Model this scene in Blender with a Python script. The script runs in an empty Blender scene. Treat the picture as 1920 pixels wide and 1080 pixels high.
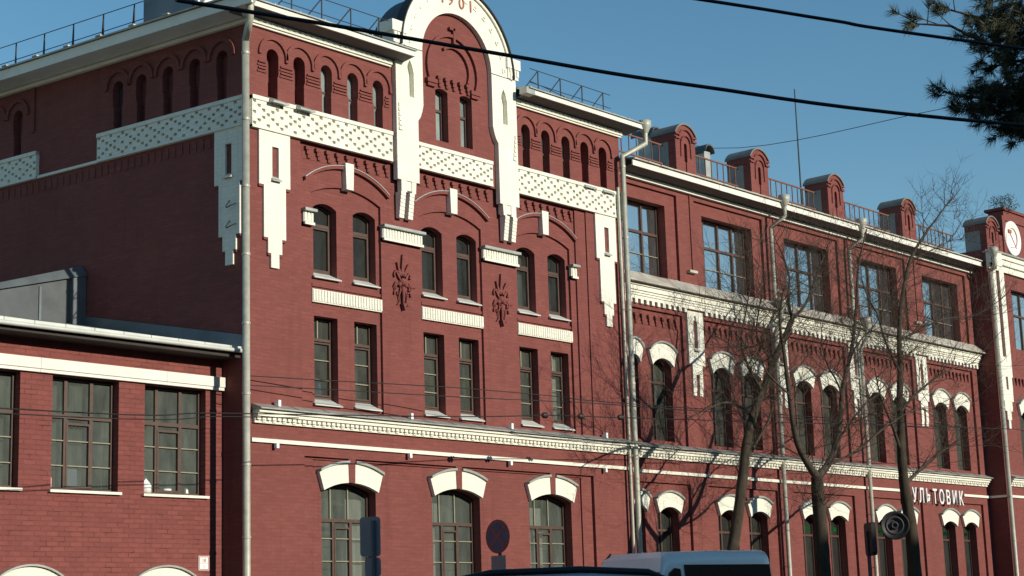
import bpy, bmesh, math, random
from mathutils import Vector, Matrix
from mathutils.geometry import tessellate_polygon
R = math.radians
SC = bpy.context.scene
COL = SC.collection

# ------------------------------------------------------------------ camera, sky, sun, exposure
cd = bpy.data.cameras.new("camera"); cam = bpy.data.objects.new("camera", cd); COL.objects.link(cam)
cd.sensor_width = 36.0; cd.lens = 61.0246; cd.clip_start = 0.1; cd.clip_end = 3000
rot = Matrix(((0.657865, -0.123961, -0.742864), (-0.752484, -0.149225, -0.641483), (-0.031335, 0.981002, -0.191449)))
cam.matrix_world = Matrix.Translation((-22.6623, -26.5943, 1.5)) @ rot.to_4x4()
SC.camera = cam
SUN_AZ = 8.5      # degrees to the right of the facade's normal
SUN_EL = 17.0
w = bpy.data.worlds.new("World"); SC.world = w; w.use_nodes = True
nt = w.node_tree; nt.nodes.clear()
sky = nt.nodes.new("ShaderNodeTexSky"); sky.sky_type = 'NISHITA'; sky.sun_disc = False
sky.sun_elevation = R(SUN_EL); sky.sun_rotation = R(180 - SUN_AZ)
sky.air_density = 1.0; sky.dust_density = 0.1; sky.ozone_density = 1.0; sky.altitude = 200
bg = nt.nodes.new("ShaderNodeBackground"); bg.inputs[1].default_value = 0.125
wo = nt.nodes.new("ShaderNodeOutputWorld")
hs = nt.nodes.new('ShaderNodeHueSaturation'); hs.inputs['Saturation'].default_value = 1.30; hs.inputs['Hue'].default_value = .491; nt.links.new(sky.outputs[0], hs.inputs['Color']); nt.links.new(hs.outputs[0], bg.inputs[0]); nt.links.new(bg.outputs[0], wo.inputs[0])
sl = bpy.data.lights.new("sun", 'SUN'); sl.energy = 4.7; sl.angle = R(0.5); sl.color = (1.0, 0.93, 0.77)
so = bpy.data.objects.new("sun", sl); COL.objects.link(so)
sdir = Vector((math.sin(R(SUN_AZ)) * math.cos(R(SUN_EL)), -math.cos(R(SUN_AZ)) * math.cos(R(SUN_EL)), math.sin(R(SUN_EL))))
so.rotation_euler = sdir.to_track_quat('Z', 'Y').to_euler(); so.location = sdir * 60
SC.view_settings.view_transform = 'Standard'; SC.view_settings.look = 'None'
SC.view_settings.exposure = 0.0; SC.view_settings.gamma = 1.0

GZ = 0.35         # ground level

# ------------------------------------------------------------------ materials
def lin(c):
    return tuple((x / 12.92 if x <= .04045 else ((x + .055) / 1.055) ** 2.4) for x in c)
class NT:
    def __init__(s, name):
        s.m = bpy.data.materials.new(name); s.m.use_nodes = True; s.t = s.m.node_tree; s.t.nodes.clear()
        s.out = s.n("ShaderNodeOutputMaterial"); s.b = s.n("ShaderNodeBsdfPrincipled"); s.l(s.b.outputs[0], s.out.inputs[0])
    def n(s, k, **kw):
        x = s.t.nodes.new(k)
        for a, b in kw.items(): setattr(x, a, b)
        return x
    def l(s, a, b): s.t.links.new(a, b)
    def mix(s, fac, a, b, mode='MIX'):
        x = s.n("ShaderNodeMix", data_type='RGBA', blend_type=mode)
        for i, v in ((0, fac), (6, a), (7, b)):
            if hasattr(v, 'is_output'): s.l(v, x.inputs[i])
            else: x.inputs[i].default_value = v if i == 0 else (*v, 1)
        return x.outputs[2]
    def noise(s, vec, scale, detail=4, rough=.6):
        x = s.n("ShaderNodeTexNoise"); x.inputs['Scale'].default_value = scale; x.inputs['Detail'].default_value = detail
        x.inputs['Roughness'].default_value = rough; s.l(vec, x.inputs['Vector']); return x.outputs[0]
    def ramp(s, v, a, b, ca=0., cb=1.):
        x = s.n("ShaderNodeMapRange"); s.l(v, x.inputs[0])
        for i, q in ((1, a), (2, b), (3, ca), (4, cb)): x.inputs[i].default_value = q
        return x.outputs[0]
    def obj(s):
        return s.n("ShaderNodeTexCoord").outputs['Object']
    def scaled(s, vec, sc):
        x = s.n("ShaderNodeMapping"); s.l(vec, x.inputs[0]); x.inputs['Scale'].default_value = sc; return x.outputs[0]
    def wallvec(s):
        o = s.obj(); a = s.n("ShaderNodeSeparateXYZ"); s.l(o, a.inputs[0])
        m = s.n("ShaderNodeMath", operation='ADD'); s.l(a.outputs[0], m.inputs[0]); s.l(a.outputs[1], m.inputs[1])
        c = s.n("ShaderNodeCombineXYZ"); s.l(m.outputs[0], c.inputs[0]); s.l(a.outputs[2], c.inputs[1]); return c.outputs[0]
    def bump(s, h, st, dist=.01, prev=None):
        x = s.n("ShaderNodeBump"); x.inputs['Strength'].default_value = st; x.inputs['Distance'].default_value = dist; s.l(h, x.inputs['Height'])
        if prev: s.l(prev, x.inputs['Normal'])
        return x.outputs[0]

def brick_mat(name, col, mortar, var=.12, bump=.35, mw=.008, bw=.26, bh=.085, rough=.85, grime=.25, streak=.25):
    s = NT(name); v = s.wallvec()
    nz = s.noise(s.obj(), 3.0, 3)
    wob = s.n("ShaderNodeVectorMath", operation='MULTIPLY_ADD')
    nv = s.n("ShaderNodeTexNoise"); nv.inputs['Scale'].default_value = 5; s.l(s.obj(), nv.inputs['Vector'])
    s.l(nv.outputs['Color'], wob.inputs[0]); wob.inputs[1].default_value = (.02, .012, 0); s.l(v, wob.inputs[2])
    br = s.n("ShaderNodeTexBrick"); s.l(wob.outputs[0], br.inputs['Vector']); br.inputs['Scale'].default_value = 1
    br.inputs['Brick Width'].default_value = bw; br.inputs['Row Height'].default_value = bh; br.inputs['Mortar Size'].default_value = mw
    br.inputs['Mortar Smooth'].default_value = .4; br.offset = .5
    d = tuple(c * (1 - var) for c in col); l = tuple(min(1, c * (1 + var)) for c in col)
    br.inputs['Color1'].default_value = (*d, 1); br.inputs['Color2'].default_value = (*l, 1); br.inputs['Mortar'].default_value = (*mortar, 1)
    c = br.outputs[0]
    jm = s.ramp(s.noise(s.scaled(s.obj(), (2.6, 2.6, 5)), 1.0, 5, .75), .50, .66, 0, .9)      # joints only read in patches
    inm = s.n("ShaderNodeMath", operation='MULTIPLY'); s.l(br.outputs['Fac'], inm.inputs[0]); s.l(jm, inm.inputs[1])
    c = s.mix(br.outputs['Fac'], c, tuple(q * .93 for q in col)); c = s.mix(inm.outputs[0], c, mortar)
    run = s.noise(s.scaled(s.obj(), (3.2, 3.2, .22)), 1.0, 5, .65)
    c = s.mix(s.ramp(run, .56, .74, 0, grime * 1.1), c, tuple(q * .5 for q in col))
    pt = s.noise(s.scaled(s.obj(), (.9, .9, 1.3)), 1.0, 2, .5)
    c = s.mix(s.ramp(pt, .60, .66, 0, .14), c, (col[0] * 1.15 + .015, col[1] * 1.35 + .012, col[2] * 1.4 + .012))
    big = s.noise(s.obj(), .55, 5, .65)
    c = s.mix(s.ramp(big, .35, .7, 0, grime), c, tuple(q * .62 for q in col))
    # pale horizontal weathering streaks
    st = s.noise(s.scaled(s.obj(), (1.6, 1.6, 26)), 1.0, 5, .7)
    c = s.mix(s.ramp(st, .56, .78, 0, streak), c, tuple(q * 1.25 + .02 for q in col))
    fine = s.noise(s.scaled(s.obj(), (9, 9, 14)), 1.0, 3)
    c = s.mix(s.ramp(fine, .3, .72, .22, 0), c, tuple(q * .55 for q in col))
    st2 = s.noise(s.scaled(s.obj(), (2.3, 2.3, 17)), 1.0, 5, .75)
    c = s.mix(s.ramp(st2, .53, .70, 0, streak * .8), c, tuple(q * .62 for q in col))
    s.l(c, s.b.inputs['Base Color']); s.b.inputs['Roughness'].default_value = rough; s.b.inputs['Specular IOR Level'].default_value = .25
    inv = s.n("ShaderNodeMath", operation='SUBTRACT'); inv.inputs[0].default_value = 1; s.l(br.outputs['Fac'], inv.inputs[1])
    nb = s.bump(inv.outputs[0], bump, .012); nb = s.bump(s.noise(s.obj(), 22, 4), .18, .012, nb)
    s.l(nb, s.b.inputs['Normal']); return s.m

def plain(name, col, rough=.6, metal=0., var=.15, nscale=4., bump=0., spec=.4, dirt=None, stretch=(1, 1, 1)):
    s = NT(name); o = s.scaled(s.obj(), stretch)
    n = s.noise(o, nscale, 5, .65)
    c = s.mix(s.ramp(n, .3, .7), tuple(q * (1 - var) for q in col), tuple(min(1, q * (1 + var)) for q in col))
    if dirt: c = s.mix(s.ramp(s.noise(o, nscale * .37, 6, .7), .5, .75, 0, .7), c, dirt)
    s.l(c, s.b.inputs['Base Color']); s.b.inputs['Roughness'].default_value = rough; s.b.inputs['Metallic'].default_value = metal
    s.b.inputs['Specular IOR Level'].default_value = spec
    if bump: s.l(s.bump(s.noise(o, nscale * 6, 4), bump, .01), s.b.inputs['Normal'])
    return s.m

def pane_mat(name, dust, film, ior=1.52, rough=.02):
    """window glass: clear with reflections, under a film of dust"""
    s = NT(name)
    n = s.noise(s.scaled(s.obj(), (2.2, 2.2, .7)), 1.3, 5, .65)
    c = s.mix(s.ramp(n, .3, .7), tuple(q * .75 for q in dust), tuple(q * 1.2 for q in dust))
    s.l(c, s.b.inputs['Base Color']); s.b.inputs['Roughness'].default_value = .9; s.b.inputs['Specular IOR Level'].default_value = .1
    wv = s.bump(s.noise(s.scaled(s.obj(), (1.1, 1.1, .8)), 1.0, 1), .10, .06)
    tr = s.n("ShaderNodeBsdfTransparent"); tr.inputs[0].default_value = (.90, .94, .92, 1)
    gl = s.n("ShaderNodeBsdfGlossy"); gl.inputs['Roughness'].default_value = rough; s.l(wv, gl.inputs['Normal'])
    fr = s.n("ShaderNodeFresnel"); fr.inputs['IOR'].default_value = ior
    m1 = s.n("ShaderNodeMixShader"); s.l(fr.outputs[0], m1.inputs[0]); s.l(tr.outputs[0], m1.inputs[1]); s.l(gl.outputs[0], m1.inputs[2])
    m2 = s.n("ShaderNodeMixShader"); f = s.ramp(n, .3, .7, max(0, film - .12), film + .12); s.l(f, m2.inputs[0]); s.l(m1.outputs[0], m2.inputs[1]); s.l(s.b.outputs[0], m2.inputs[2])
    s.l(m2.outputs[0], s.out.inputs[0]); return s.m

RED = (.217, .067, .058)
M = {}
M['brick'] = brick_mat('painted_red_brick', RED, tuple(c * .60 for c in RED), var=.09, bump=.22, mw=.007, bh=.077, bw=.25, streak=.75, grime=.42)
M['brick_rough'] = brick_mat('old_red_brick', (.220, .066, .057), (.045, .016, .015), var=.12, bump=.6, mw=.011, bh=.092, streak=.35)
M['brick_far'] = brick_mat('plain_brick', (.22, .13, .09), (.18, .15, .12), var=.2)
M['white'] = brick_mat('white_painted_brick', (.84, .82, .71), (.66, .64, .58), var=.03, bump=.2, grime=.22, streak=.1)
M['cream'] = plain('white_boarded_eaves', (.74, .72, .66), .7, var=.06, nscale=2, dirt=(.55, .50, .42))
M['zinc'] = plain('weathered_zinc', (.40, .41, .38), .42, .35, .2, 3, dirt=(.25, .26, .24), bump=.1)
M['zinc_old'] = plain('stained_sheet_metal', (.47, .44, .38), .6, .1, .2, 2, dirt=(.33, .25, .21), bump=.15)
M['pipe'] = plain('galvanised_pipe', (.42, .41, .34), .5, .12, .18, 5, dirt=(.28, .29, .27))
M['darkmetal'] = plain('dark_sheet_metal', (.095, .105, .115), .55, .3, .2, 1.5)
M['bluemetal'] = plain('blue_grey_sheet', (.16, .185, .20), .5, .4, .2, 1.2, dirt=(.11, .13, .14))
M['flank'] = plain('grey_flank_sheet', (.27, .28, .27), .7, .0, .15, 2)
M['capmetal'] = plain('tarnished_cap_sheet', (.17, .165, .15), .6, .1, .25, 3)
M['roof'] = plain('roof_sheet', (.22, .23, .22), .55, .3, .2, 1.5, dirt=(.13, .13, .12))
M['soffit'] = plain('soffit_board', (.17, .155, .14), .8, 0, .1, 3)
M['side_soffit'] = plain('pale_boarding', (.86, .82, .72), .8, var=.05, nscale=2, dirt=(.62, .56, .44))
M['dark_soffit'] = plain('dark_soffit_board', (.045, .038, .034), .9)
M['sillmetal'] = plain('pale_sill_metal', (.55, .56, .52), .5, .1, .1, 3)
M['frame'] = plain('brown_window_frame', (.080, .044, .033), .55, 0, .2, 6)
M['bar'] = plain('pale_glazing_bar', (.27, .25, .18), .6, 0, .15, 6)
M['rail'] = plain('rust_red_rail', (.17, .07, .05), .7, 0, .25, 6)
M['iron'] = plain('dark_iron', (.035, .035, .038), .6, .3, .2, 6)
M['pane'] = pane_mat('dusty_pane', (.105, .120, .107), .64, 1.25)
M['pane_dark'] = pane_mat('dark_pane', (.050, .053, .049), .50, 1.2)
M['pane_sky'] = pane_mat('sky_pane', (.12, .13, .135), .28, 2.0)
M['pane_grey'] = pane_mat('grey_pane', (.085, .090, .076), .58, 1.2)
M['pane_light'] = pane_mat('light_pane', (.27, .31, .30), .75)
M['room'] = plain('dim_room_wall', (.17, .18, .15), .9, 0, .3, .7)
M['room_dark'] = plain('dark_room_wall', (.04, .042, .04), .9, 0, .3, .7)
M['curtain'] = plain('pale_curtain', (.80, .79, .70), .9, 0, .15, 3, stretch=(8, 8, .5))
M['drab_curtain'] = plain('drab_curtain', (.21, .22, .19), .9, 0, .2, 3, stretch=(8, 8, .5))
M['text'] = plain('red_brown_paint', (.36, .13, .08), .7)
M['letter'] = plain('white_letter', (.8, .8, .78), .5, var=.04)
M['cable'] = plain('black_cable', (.010, .010, .011), .6)
M['insul'] = plain('insulator', (.03, .025, .022), .5)
M['bark'] = plain('tree_bark', (.058, .046, .034), .95, 0, .4, 6, .6, .15, stretch=(1, 1, .35))
M['twig'] = plain('twig_bark', (.060, .047, .035), .95, 0, .3, 4)
M['needle'] = plain('pine_needles', (.062, .066, .034), .7, 0, .4, 1.5)
M['asphalt'] = plain('asphalt', (.05, .05, .052), .9, 0, .2, 2, .3)
M['paving'] = plain('paving', (.19, .18, .17), .9, 0, .2, 2, .2)
M['kerb'] = plain('kerb_stone', (.30, .29, .27), .85, 0, .15, 3)
M['soil'] = plain('soil', (.10, .085, .06), .95, 0, .35, 3, .4)
M['line'] = plain('road_paint', (.7, .7, .68), .7)

# ------------------------------------------------------------------ mesh builder
class Fr:
    """frame of a wall: u along it, v outward from it, w up"""
    def __init__(s, o, du, dv): s.o = Vector(o); s.du = Vector(du); s.dv = Vector(dv)
    def __call__(s, u, v, w_): return s.o + s.du * u + s.dv * v + Vector((0, 0, w_))
W0 = Fr((0, 0, 0), (1, 0, 0), (0, -1, 0))
class MB:
    def __init__(s, fr=W0): s.f = fr; s.v = []; s.p = []; s.mi = []; s.k = 0; s.sm = set()
    def add(s, pts, polys, smooth=False):
        b = len(s.v); s.v += [tuple(p) for p in pts]
        for q in polys:
            if smooth: s.sm.add(len(s.p))
            s.p.append([b + i for i in q]); s.mi.append(s.k)
        return s
    def box(s, u0, u1, v0, v1, w0, w1):
        f = s.f; P = [f(u, v, z) for z in (w0, w1) for v in (v0, v1) for u in (u0, u1)]
        return s.add(P, [(0, 1, 3, 2), (4, 6, 7, 5), (0, 4, 5, 1), (2, 3, 7, 6), (0, 2, 6, 4), (1, 5, 7, 3)])
    def hexa(s, lo, hi):      # lower and upper quads of world points
        return s.add(list(lo) + list(hi), [(3, 2, 1, 0), (4, 5, 6, 7)] + [(i, (i + 1) % 4, (i + 1) % 4 + 4, i + 4) for i in range(4)])
    def sheet(s, outline, holes, v, depth):
        """a wall face at v with openings whose reveals run back by depth (a number, or one per hole)"""
        loops = [[Vector((a, b, 0)) for a, b in l] for l in [outline] + list(holes)]
        tris = tessellate_polygon(loops); flat = [p for l in loops for p in l]
        s.add([s.f(p.x, v, p.y) for p in flat], tris)
        for i, h in enumerate(holes):
            d = depth[i] if isinstance(depth, (list, tuple)) else depth; n = len(h)
            s.add([s.f(a, v, b) for a, b in h] + [s.f(a, v - d, b) for a, b in h], [(j, (j + 1) % n, (j + 1) % n + n, j + n) for j in range(n)])
        return s
    def prism(s, poly, v0, v1, holes=(), back=False):
        loops = [[Vector((a, b, 0)) for a, b in l] for l in [poly] + list(holes)]
        tris = tessellate_polygon(loops); flat = [p for l in loops for p in l]
        s.add([s.f(p.x, v1, p.y) for p in flat], tris)
        if back: s.add([s.f(p.x, v0, p.y) for p in flat], tris)
        for h in [poly] + list(holes):
            n = len(h); s.add([s.f(a, v0, b) for a, b in h] + [s.f(a, v1, b) for a, b in h], [(j, (j + 1) % n, (j + 1) % n + n, j + n) for j in range(n)])
        return s
    def tube(s, pts, r, n=8, world=False, cap=True):
        P = [Vector(p) if world else s.f(*p) for p in pts]; rs = r if isinstance(r, (list, tuple)) else [r] * len(P)
        V = []; prev = None
        for i, p in enumerate(P):
            d = (P[min(i + 1, len(P) - 1)] - P[max(i - 1, 0)]).normalized()
            a = prev - d * prev.dot(d) if prev else d.orthogonal()
            if a.length < 1e-6: a = d.orthogonal()
            a.normalize(); prev = a; b = d.cross(a)
            V += [p + (a * math.cos(t) + b * math.sin(t)) * rs[i] for t in [2 * math.pi * k / n for k in range(n)]]
        F = [(i * n + k, i * n + (k + 1) % n, (i + 1) * n + (k + 1) % n, (i + 1) * n + k) for i in range(len(P) - 1) for k in range(n)]
        s.add(V, F, True)
        if cap: s.add(V[:n] + V[-n:], [tuple(range(n)), tuple(range(n, 2 * n))])
        return s
    def lathe(s, prof, o, axis, n=24):
        """prof: (radius, distance along axis) from world point o"""
        ax = Vector(axis).normalized(); a = ax.orthogonal().normalized(); b = ax.cross(a); V = []
        for r_, h in prof: V += [Vector(o) + ax * h + (a * math.cos(t) + b * math.sin(t)) * r_ for t in [2 * math.pi * k / n for k in range(n)]]
        return s.add(V, [(i * n + k, i * n + (k + 1) % n, (i + 1) * n + (k + 1) % n, (i + 1) * n + k) for i in range(len(prof) - 1) for k in range(n)], True)
    def build(s, name, mats, parent=None, bevel=0):
        root = parent
        while root is not None and root.parent: root = root.parent
        off = Vector(root.location) if root else Vector((0, 0, 0))
        me = bpy.data.meshes.new(name); me.from_pydata([tuple(Vector(p) - off) for p in s.v], [], s.p)
        mats = mats if isinstance(mats, list) else [mats]
        for m in mats: me.materials.append(M[m] if isinstance(m, str) else m)
        me.polygons.foreach_set('material_index', s.mi)
        bm = bmesh.new(); bm.from_mesh(me); bmesh.ops.recalc_face_normals(bm, faces=bm.faces); bm.to_mesh(me); bm.free()
        for i in s.sm:
            if i < len(me.polygons): me.polygons[i].use_smooth = True
        o = bpy.data.objects.new(name, me); COL.objects.link(o)
        if parent: o.parent = parent
        if bevel:
            b = o.modifiers.new('b', 'BEVEL'); b.width = bevel; b.segments = 2; b.limit_method = 'ANGLE'
        return o

def tag(o, label=None, cat=None, group=None, kind=None):
    for k, v in (('label', label), ('category', cat), ('group', group), ('kind', kind)):
        if v: o[k] = v
    return o
def thing(name, loc, label, cat, group=None):
    o = bpy.data.objects.new(name, None); COL.objects.link(o); o.location = loc; o.empty_display_size = .3
    return tag(o, label, cat, group)
def copy_tree(o, parent=None):
    c = o.copy(); COL.objects.link(c); c.parent = parent
    for ch in list(o.children): copy_tree(ch, c)
    return c

# ------------------------------------------------------------------ 2-D outlines
def arc(x0, x1, zs, za, n=10):
    """segmental arch from (x1,zs) over apex za to (x0,zs)"""
    h = za - zs; a = (x1 - x0) / 2; cx = (x0 + x1) / 2
    if h < 1e-4: return [(x1, zs), (x0, zs)]
    r = (a * a + h * h) / (2 * h); cz = za - r; t = math.asin(min(1, a / r)) if h <= a else math.pi - math.asin(min(1, a / r))
    return [(cx + r * math.sin(t - 2 * t * i / n), cz + r * math.cos(t - 2 * t * i / n)) for i in range(n + 1)]
def arched(x0, x1, z0, zs, za, n=10): return [(x0, z0), (x1, z0)] + arc(x0, x1, zs, za, n)
def rect(x0, x1, z0, z1): return [(x0, z0), (x1, z0), (x1, z1), (x0, z1)]
def inset(poly, d):
    n = len(poly); out = []
    A = sum(poly[i][0] * poly[(i + 1) % n][1] - poly[(i + 1) % n][0] * poly[i][1] for i in range(n)); sg = 1 if A > 0 else -1
    for i in range(n):
        p0, p1, p2 = Vector(poly[i - 1]), Vector(poly[i]), Vector(poly[(i + 1) % n])
        a = (p1 - p0).normalized(); b = (p2 - p1).normalized()
        na = Vector((-a.y, a.x)) * sg; nb = Vector((-b.y, b.x)) * sg; m = na + nb
        m = m / max(.35, m.dot(na)) if m.length > 1e-6 else na
        q = p1 + m * d; out.append((q.x, q.y))
    return out

# ------------------------------------------------------------------ windows
CR = random.Random(5)
def window(fr, parent, x0, x1, z0, zs, za, v, pane='pane', cols=(), rows=(), casement=None, cream_top=(), cream_rows=(), sill=None, fw=.055, bar=.035, sidebars=(), drape=0):
    """a framed window in an opening: frame mesh > pane, sill. cols/rows: brown bars at given fractions; cream_*: pale thin bars"""
    out = arched(x0, x1, z0, zs, za) if za > zs + .01 else rect(x0, x1, z0, zs)
    m = MB(fr); m.prism(out, v - .06, v + .015, [inset(out, fw)])
    H = za - z0; Wd = x1 - x0
    def topat(x):
        if za <= zs + .01: return zs
        h = za - zs; a = Wd / 2; r = (a * a + h * h) / (2 * h); return za - r + math.sqrt(max(0, r * r - (x - (x0 + x1) / 2) ** 2))
    rz = [z0 + H * q for q in rows]
    for z in rz: m.box(x0 + fw, x1 - fw, v - .05, v + .012, z - bar, z + bar)
    top_r = max(rz) if rz else None
    for q in cols:
        x = x0 + Wd * q; lo = z0 + fw; hi = (top_r - bar) if (top_r and cream_top) else topat(x) - fw * .9
        m.box(x - bar, x + bar, v - .048, v + .010, lo, hi)
    if casement:
        a, b, c, d = casement
        A, B = x0 + Wd * a, x0 + Wd * b; Cc, D = z0 + H * c, z0 + H * d
        m.prism(rect(A, B, Cc, D), v - .045, v + .02, [inset(rect(A, B, Cc, D), bar * 1.1)])
    m.k = 1
    for q in cream_top:
        x = x0 + Wd * q; m.box(x - .014, x + .014, v - .03, v + .004, top_r + bar, topat(x) - fw)
    for q in sidebars:
        x = x0 + Wd * q; m.box(x - .012, x + .012, v - .03, v + .003, z0 + fw, (top_r or topat(x)) - bar)
    for q in cream_rows:
        z = z0 + H * q; m.box(x0 + fw, x1 - fw, v - .03, v + .006, z - .010, z + .010)
    o = m.build('window', ['frame', 'bar'], parent)
    MB(fr).sheet(inset(out, fw * .5), [], v - .035, 0).build('pane', pane, o)
    for i in range(drape):
        if CR.random() < .25: continue
        q = CR.choice((0, 0, 1, .5)); wd = Wd * CR.uniform(.16, .34); a = x0 + fw + (Wd - 2 * fw - wd) * q; lo = z0 + H * CR.choice((.04, .04, .2, .45)); hi_ = z0 + H * CR.choice((.68, .96, .96)) - (za - zs)
        if hi_ - lo < .2: continue
        n = 7; c_ = MB(fr); P = []
        for k in range(n + 1):
            u = a + wd * k / n; d = v - .16 - .05 * i + .025 * (k % 2); P += [fr(u, d, lo), fr(u, d, hi_)]
        c_.add(P, [(2 * k, 2 * k + 2, 2 * k + 3, 2 * k + 1) for k in range(n)]); c_.build('curtain', CR.choice(('curtain', 'drab_curtain', 'drab_curtain')), o)
    if sill:
        mat, drop, proj = sill
        s = MB(fr); f = fr; a, b = x0 - .05, x1 + .06; top = z0 + .03; fz = top - drop
        lo = [f(x0 + .005, v - .03, fz - .02), f(x1 - .005, v - .03, fz - .02), f(b, proj, fz - .025), f(a, proj, fz - .025)]
        hi = [f(x0 + .005, v - .03, top), f(x1 - .005, v - .03, top), f(b, proj, fz), f(a, proj, fz)]
        s.hexa(lo, hi).build('sill', mat, o)
    return o

# ------------------------------------------------------------------ setting
def ground():
    m = MB(); m.add([(-900, -900, GZ - .004), (1100, -900, GZ - .004), (1100, 1300, GZ - .004), (-900, 1300, GZ - .004)], [(0, 1, 2, 3)])
    tag(m.build('ground', 'soil'), kind='structure')
    m = MB(); m.add([(-200, -24, GZ), (300, -24, GZ), (300, -7.6, GZ), (-200, -7.6, GZ)], [(0, 1, 2, 3)])
    tag(m.build('road', 'asphalt'), kind='structure')
    m = MB(); m.box(-200, 300, 0, 5.0, GZ - .01, GZ + .11); tag(m.build('pavement', 'paving'), kind='structure')
    m = MB(); m.box(-200, 300, 7.4, 7.6, GZ - .01, GZ + .13); tag(m.build('kerb', 'kerb'), kind='structure')
    m = MB(); m.box(-200, 300, 5.0, 7.4, GZ - .01, GZ + .06); tag(m.build('verge', 'soil'), kind='structure')
    m = MB(); m.box(-200, 300, 24.0, 32.0, GZ - .01, GZ + .12); tag(m.build('near_pavement', 'paving'), kind='structure')
    m = MB()
    for i in range(40): m.add([(-60 + i * 4, -15.9, GZ + .004), (-58 + i * 4, -15.9, GZ + .004), (-58 + i * 4, -15.75, GZ + .004), (-60 + i * 4, -15.75, GZ + .004)], [(0, 1, 2, 3)])
    tag(m.build('road_marking', 'line'), kind='structure')
ground()

# ------------------------------------------------------------------ helpers for brick ornament
def teeth_row(m, u0, u1, w, v0, n, s=.055, d=.07):
    d *= 1.15; s *= .9
    """row of stepped brick corbels: each a Z of three small bricks"""
    st = (u1 - u0) / (n - 1)
    for i in range(n):
        u = u0 + i * st
        m.box(u - s, u + s * .9, v0, v0 + d, w - .03, w + .05)
        m.box(u - s * .2, u + s * 1.5, v0, v0 + d * .8, w - .12, w - .031)
        m.box(u + s * .5, u + s * 2.2, v0, v0 + d * .6, w - .20, w - .121)
def dentil_cornice(fr, parent, u0, u1, w0, name='cornice', ends=0.0):
    """white cornice with a row of brick dentils under a lead-grey sloping cover (w0 = underside, 0.4 high)"""
    m = MB(fr); m.box(u0, u1, 0, .07, w0, w0 + .06)
    n = int((u1 - u0) / .135)
    for i in range(n):
        u = u0 + (i + .5) * (u1 - u0) / n
        m.box(u - .046, u + .046, 0, .13, w0 + .061, w0 + .125)
        m.box(u - .046 + .03, u + .046 + .03, 0, .095, w0 + .02, w0 + .0605) if i % 2 else None
    m.box(u0, u1, 0, .075, w0 + .0601, w0 + .13)
    m.box(u0, u1, 0, .17, w0 + .1301, w0 + .20); m.box(u0, u1, 0, .22, w0 + .2001, w0 + .262)
    o = m.build(name, 'white', parent)
    c = MB(fr); f = fr
    lo = [f(u0 - .02, 0, w0 + .263), f(u1 + .02, 0, w0 + .263), f(u1 + .02, .30, w0 + .263), f(u0 - .02, .30, w0 + .263)]
    hi = [f(u0 - .02, 0, w0 + .40), f(u1 + .02, 0, w0 + .40), f(u1 + .02, .30, w0 + .285), f(u0 - .02, .30, w0 + .285)]
    c.hexa(lo, hi)
    k = int((u1 - u0) / .9)
    for i in range(1, k):      # standing seams
        u = u0 + i * (u1 - u0) / k + .07 * math.sin(i * 2.7)
        c.hexa([f(u, .01, w0 + .38), f(u + .025, .01, w0 + .38), f(u + .025, .302, w0 + .28), f(u, .302, w0 + .28)],
               [f(u, .01, w0 + .408), f(u + .025, .01, w0 + .408), f(u + .025, .302, w0 + .294), f(u, .302, w0 + .294)])
    c.build('cornice_cover', 'zinc', o)
    return o
def lattice_band(fr, parent, u0, u1, w0, w1, phase=0):
    """white band with a diamond lattice of sunk square holes (w0..w1), 7 rows"""
    v = .09; m = MB(fr); top, bot = .085, .055; rows = 7; H = (w1 - w0 - top - bot) / rows
    n = max(1, round((u1 - u0) / .125)); U = (u1 - u0) / n
    m.box(u0, u1, 0, v + .025, w1 - top, w1); m.box(u0, u1, 0, v + .006, w0, w0 + bot)
    base = w0 + bot; f = fr
    def q(a, b, c, d, vv=v): m.add([f(a, vv, c), f(b, vv, c), f(b, vv, d), f(a, vv, d)], [(0, 1, 2, 3)])
    for i in range(n):
        for j in range(rows):
            a, b, c, d = u0 + i * U, u0 + (i + 1) * U, base + j * H, base + (j + 1) * H
            k = i + phase
            hole = (k + j) % 6 == 0 or (k - j) % 6 == 0 or (k % 6 == 3 and j in (0, 6)) or (k % 6 == 0 and j == 3)
            if not hole: q(a, b, c, d); continue
            x, y = U * .13, H * .07; A, B, Cc, D = a + x, b - x, c + y, d - y
            q(a, A, c, d); q(B, b, c, d); q(A, B, c, Cc); q(A, B, D, d)
            m.add([f(A, v, Cc), f(B, v, Cc), f(B, v, D), f(A, v, D), f(A, v - .065, Cc), f(B, v - .065, Cc), f(B, v - .065, D), f(A, v - .065, D)],
                  [(0, 1, 5, 4), (1, 2, 6, 5), (2, 3, 7, 6), (3, 0, 4, 7), (4, 5, 6, 7)])
    m.add([f(u0, 0, w0), f(u0, v, w0), f(u0, v, w1), f(u0, 0, w1), f(u1, 0, w0), f(u1, v, w0), f(u1, v, w1), f(u1, 0, w1)], [(0, 1, 2, 3), (4, 5, 6, 7)])
    return m.build('lattice_band', 'white', parent)
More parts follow.
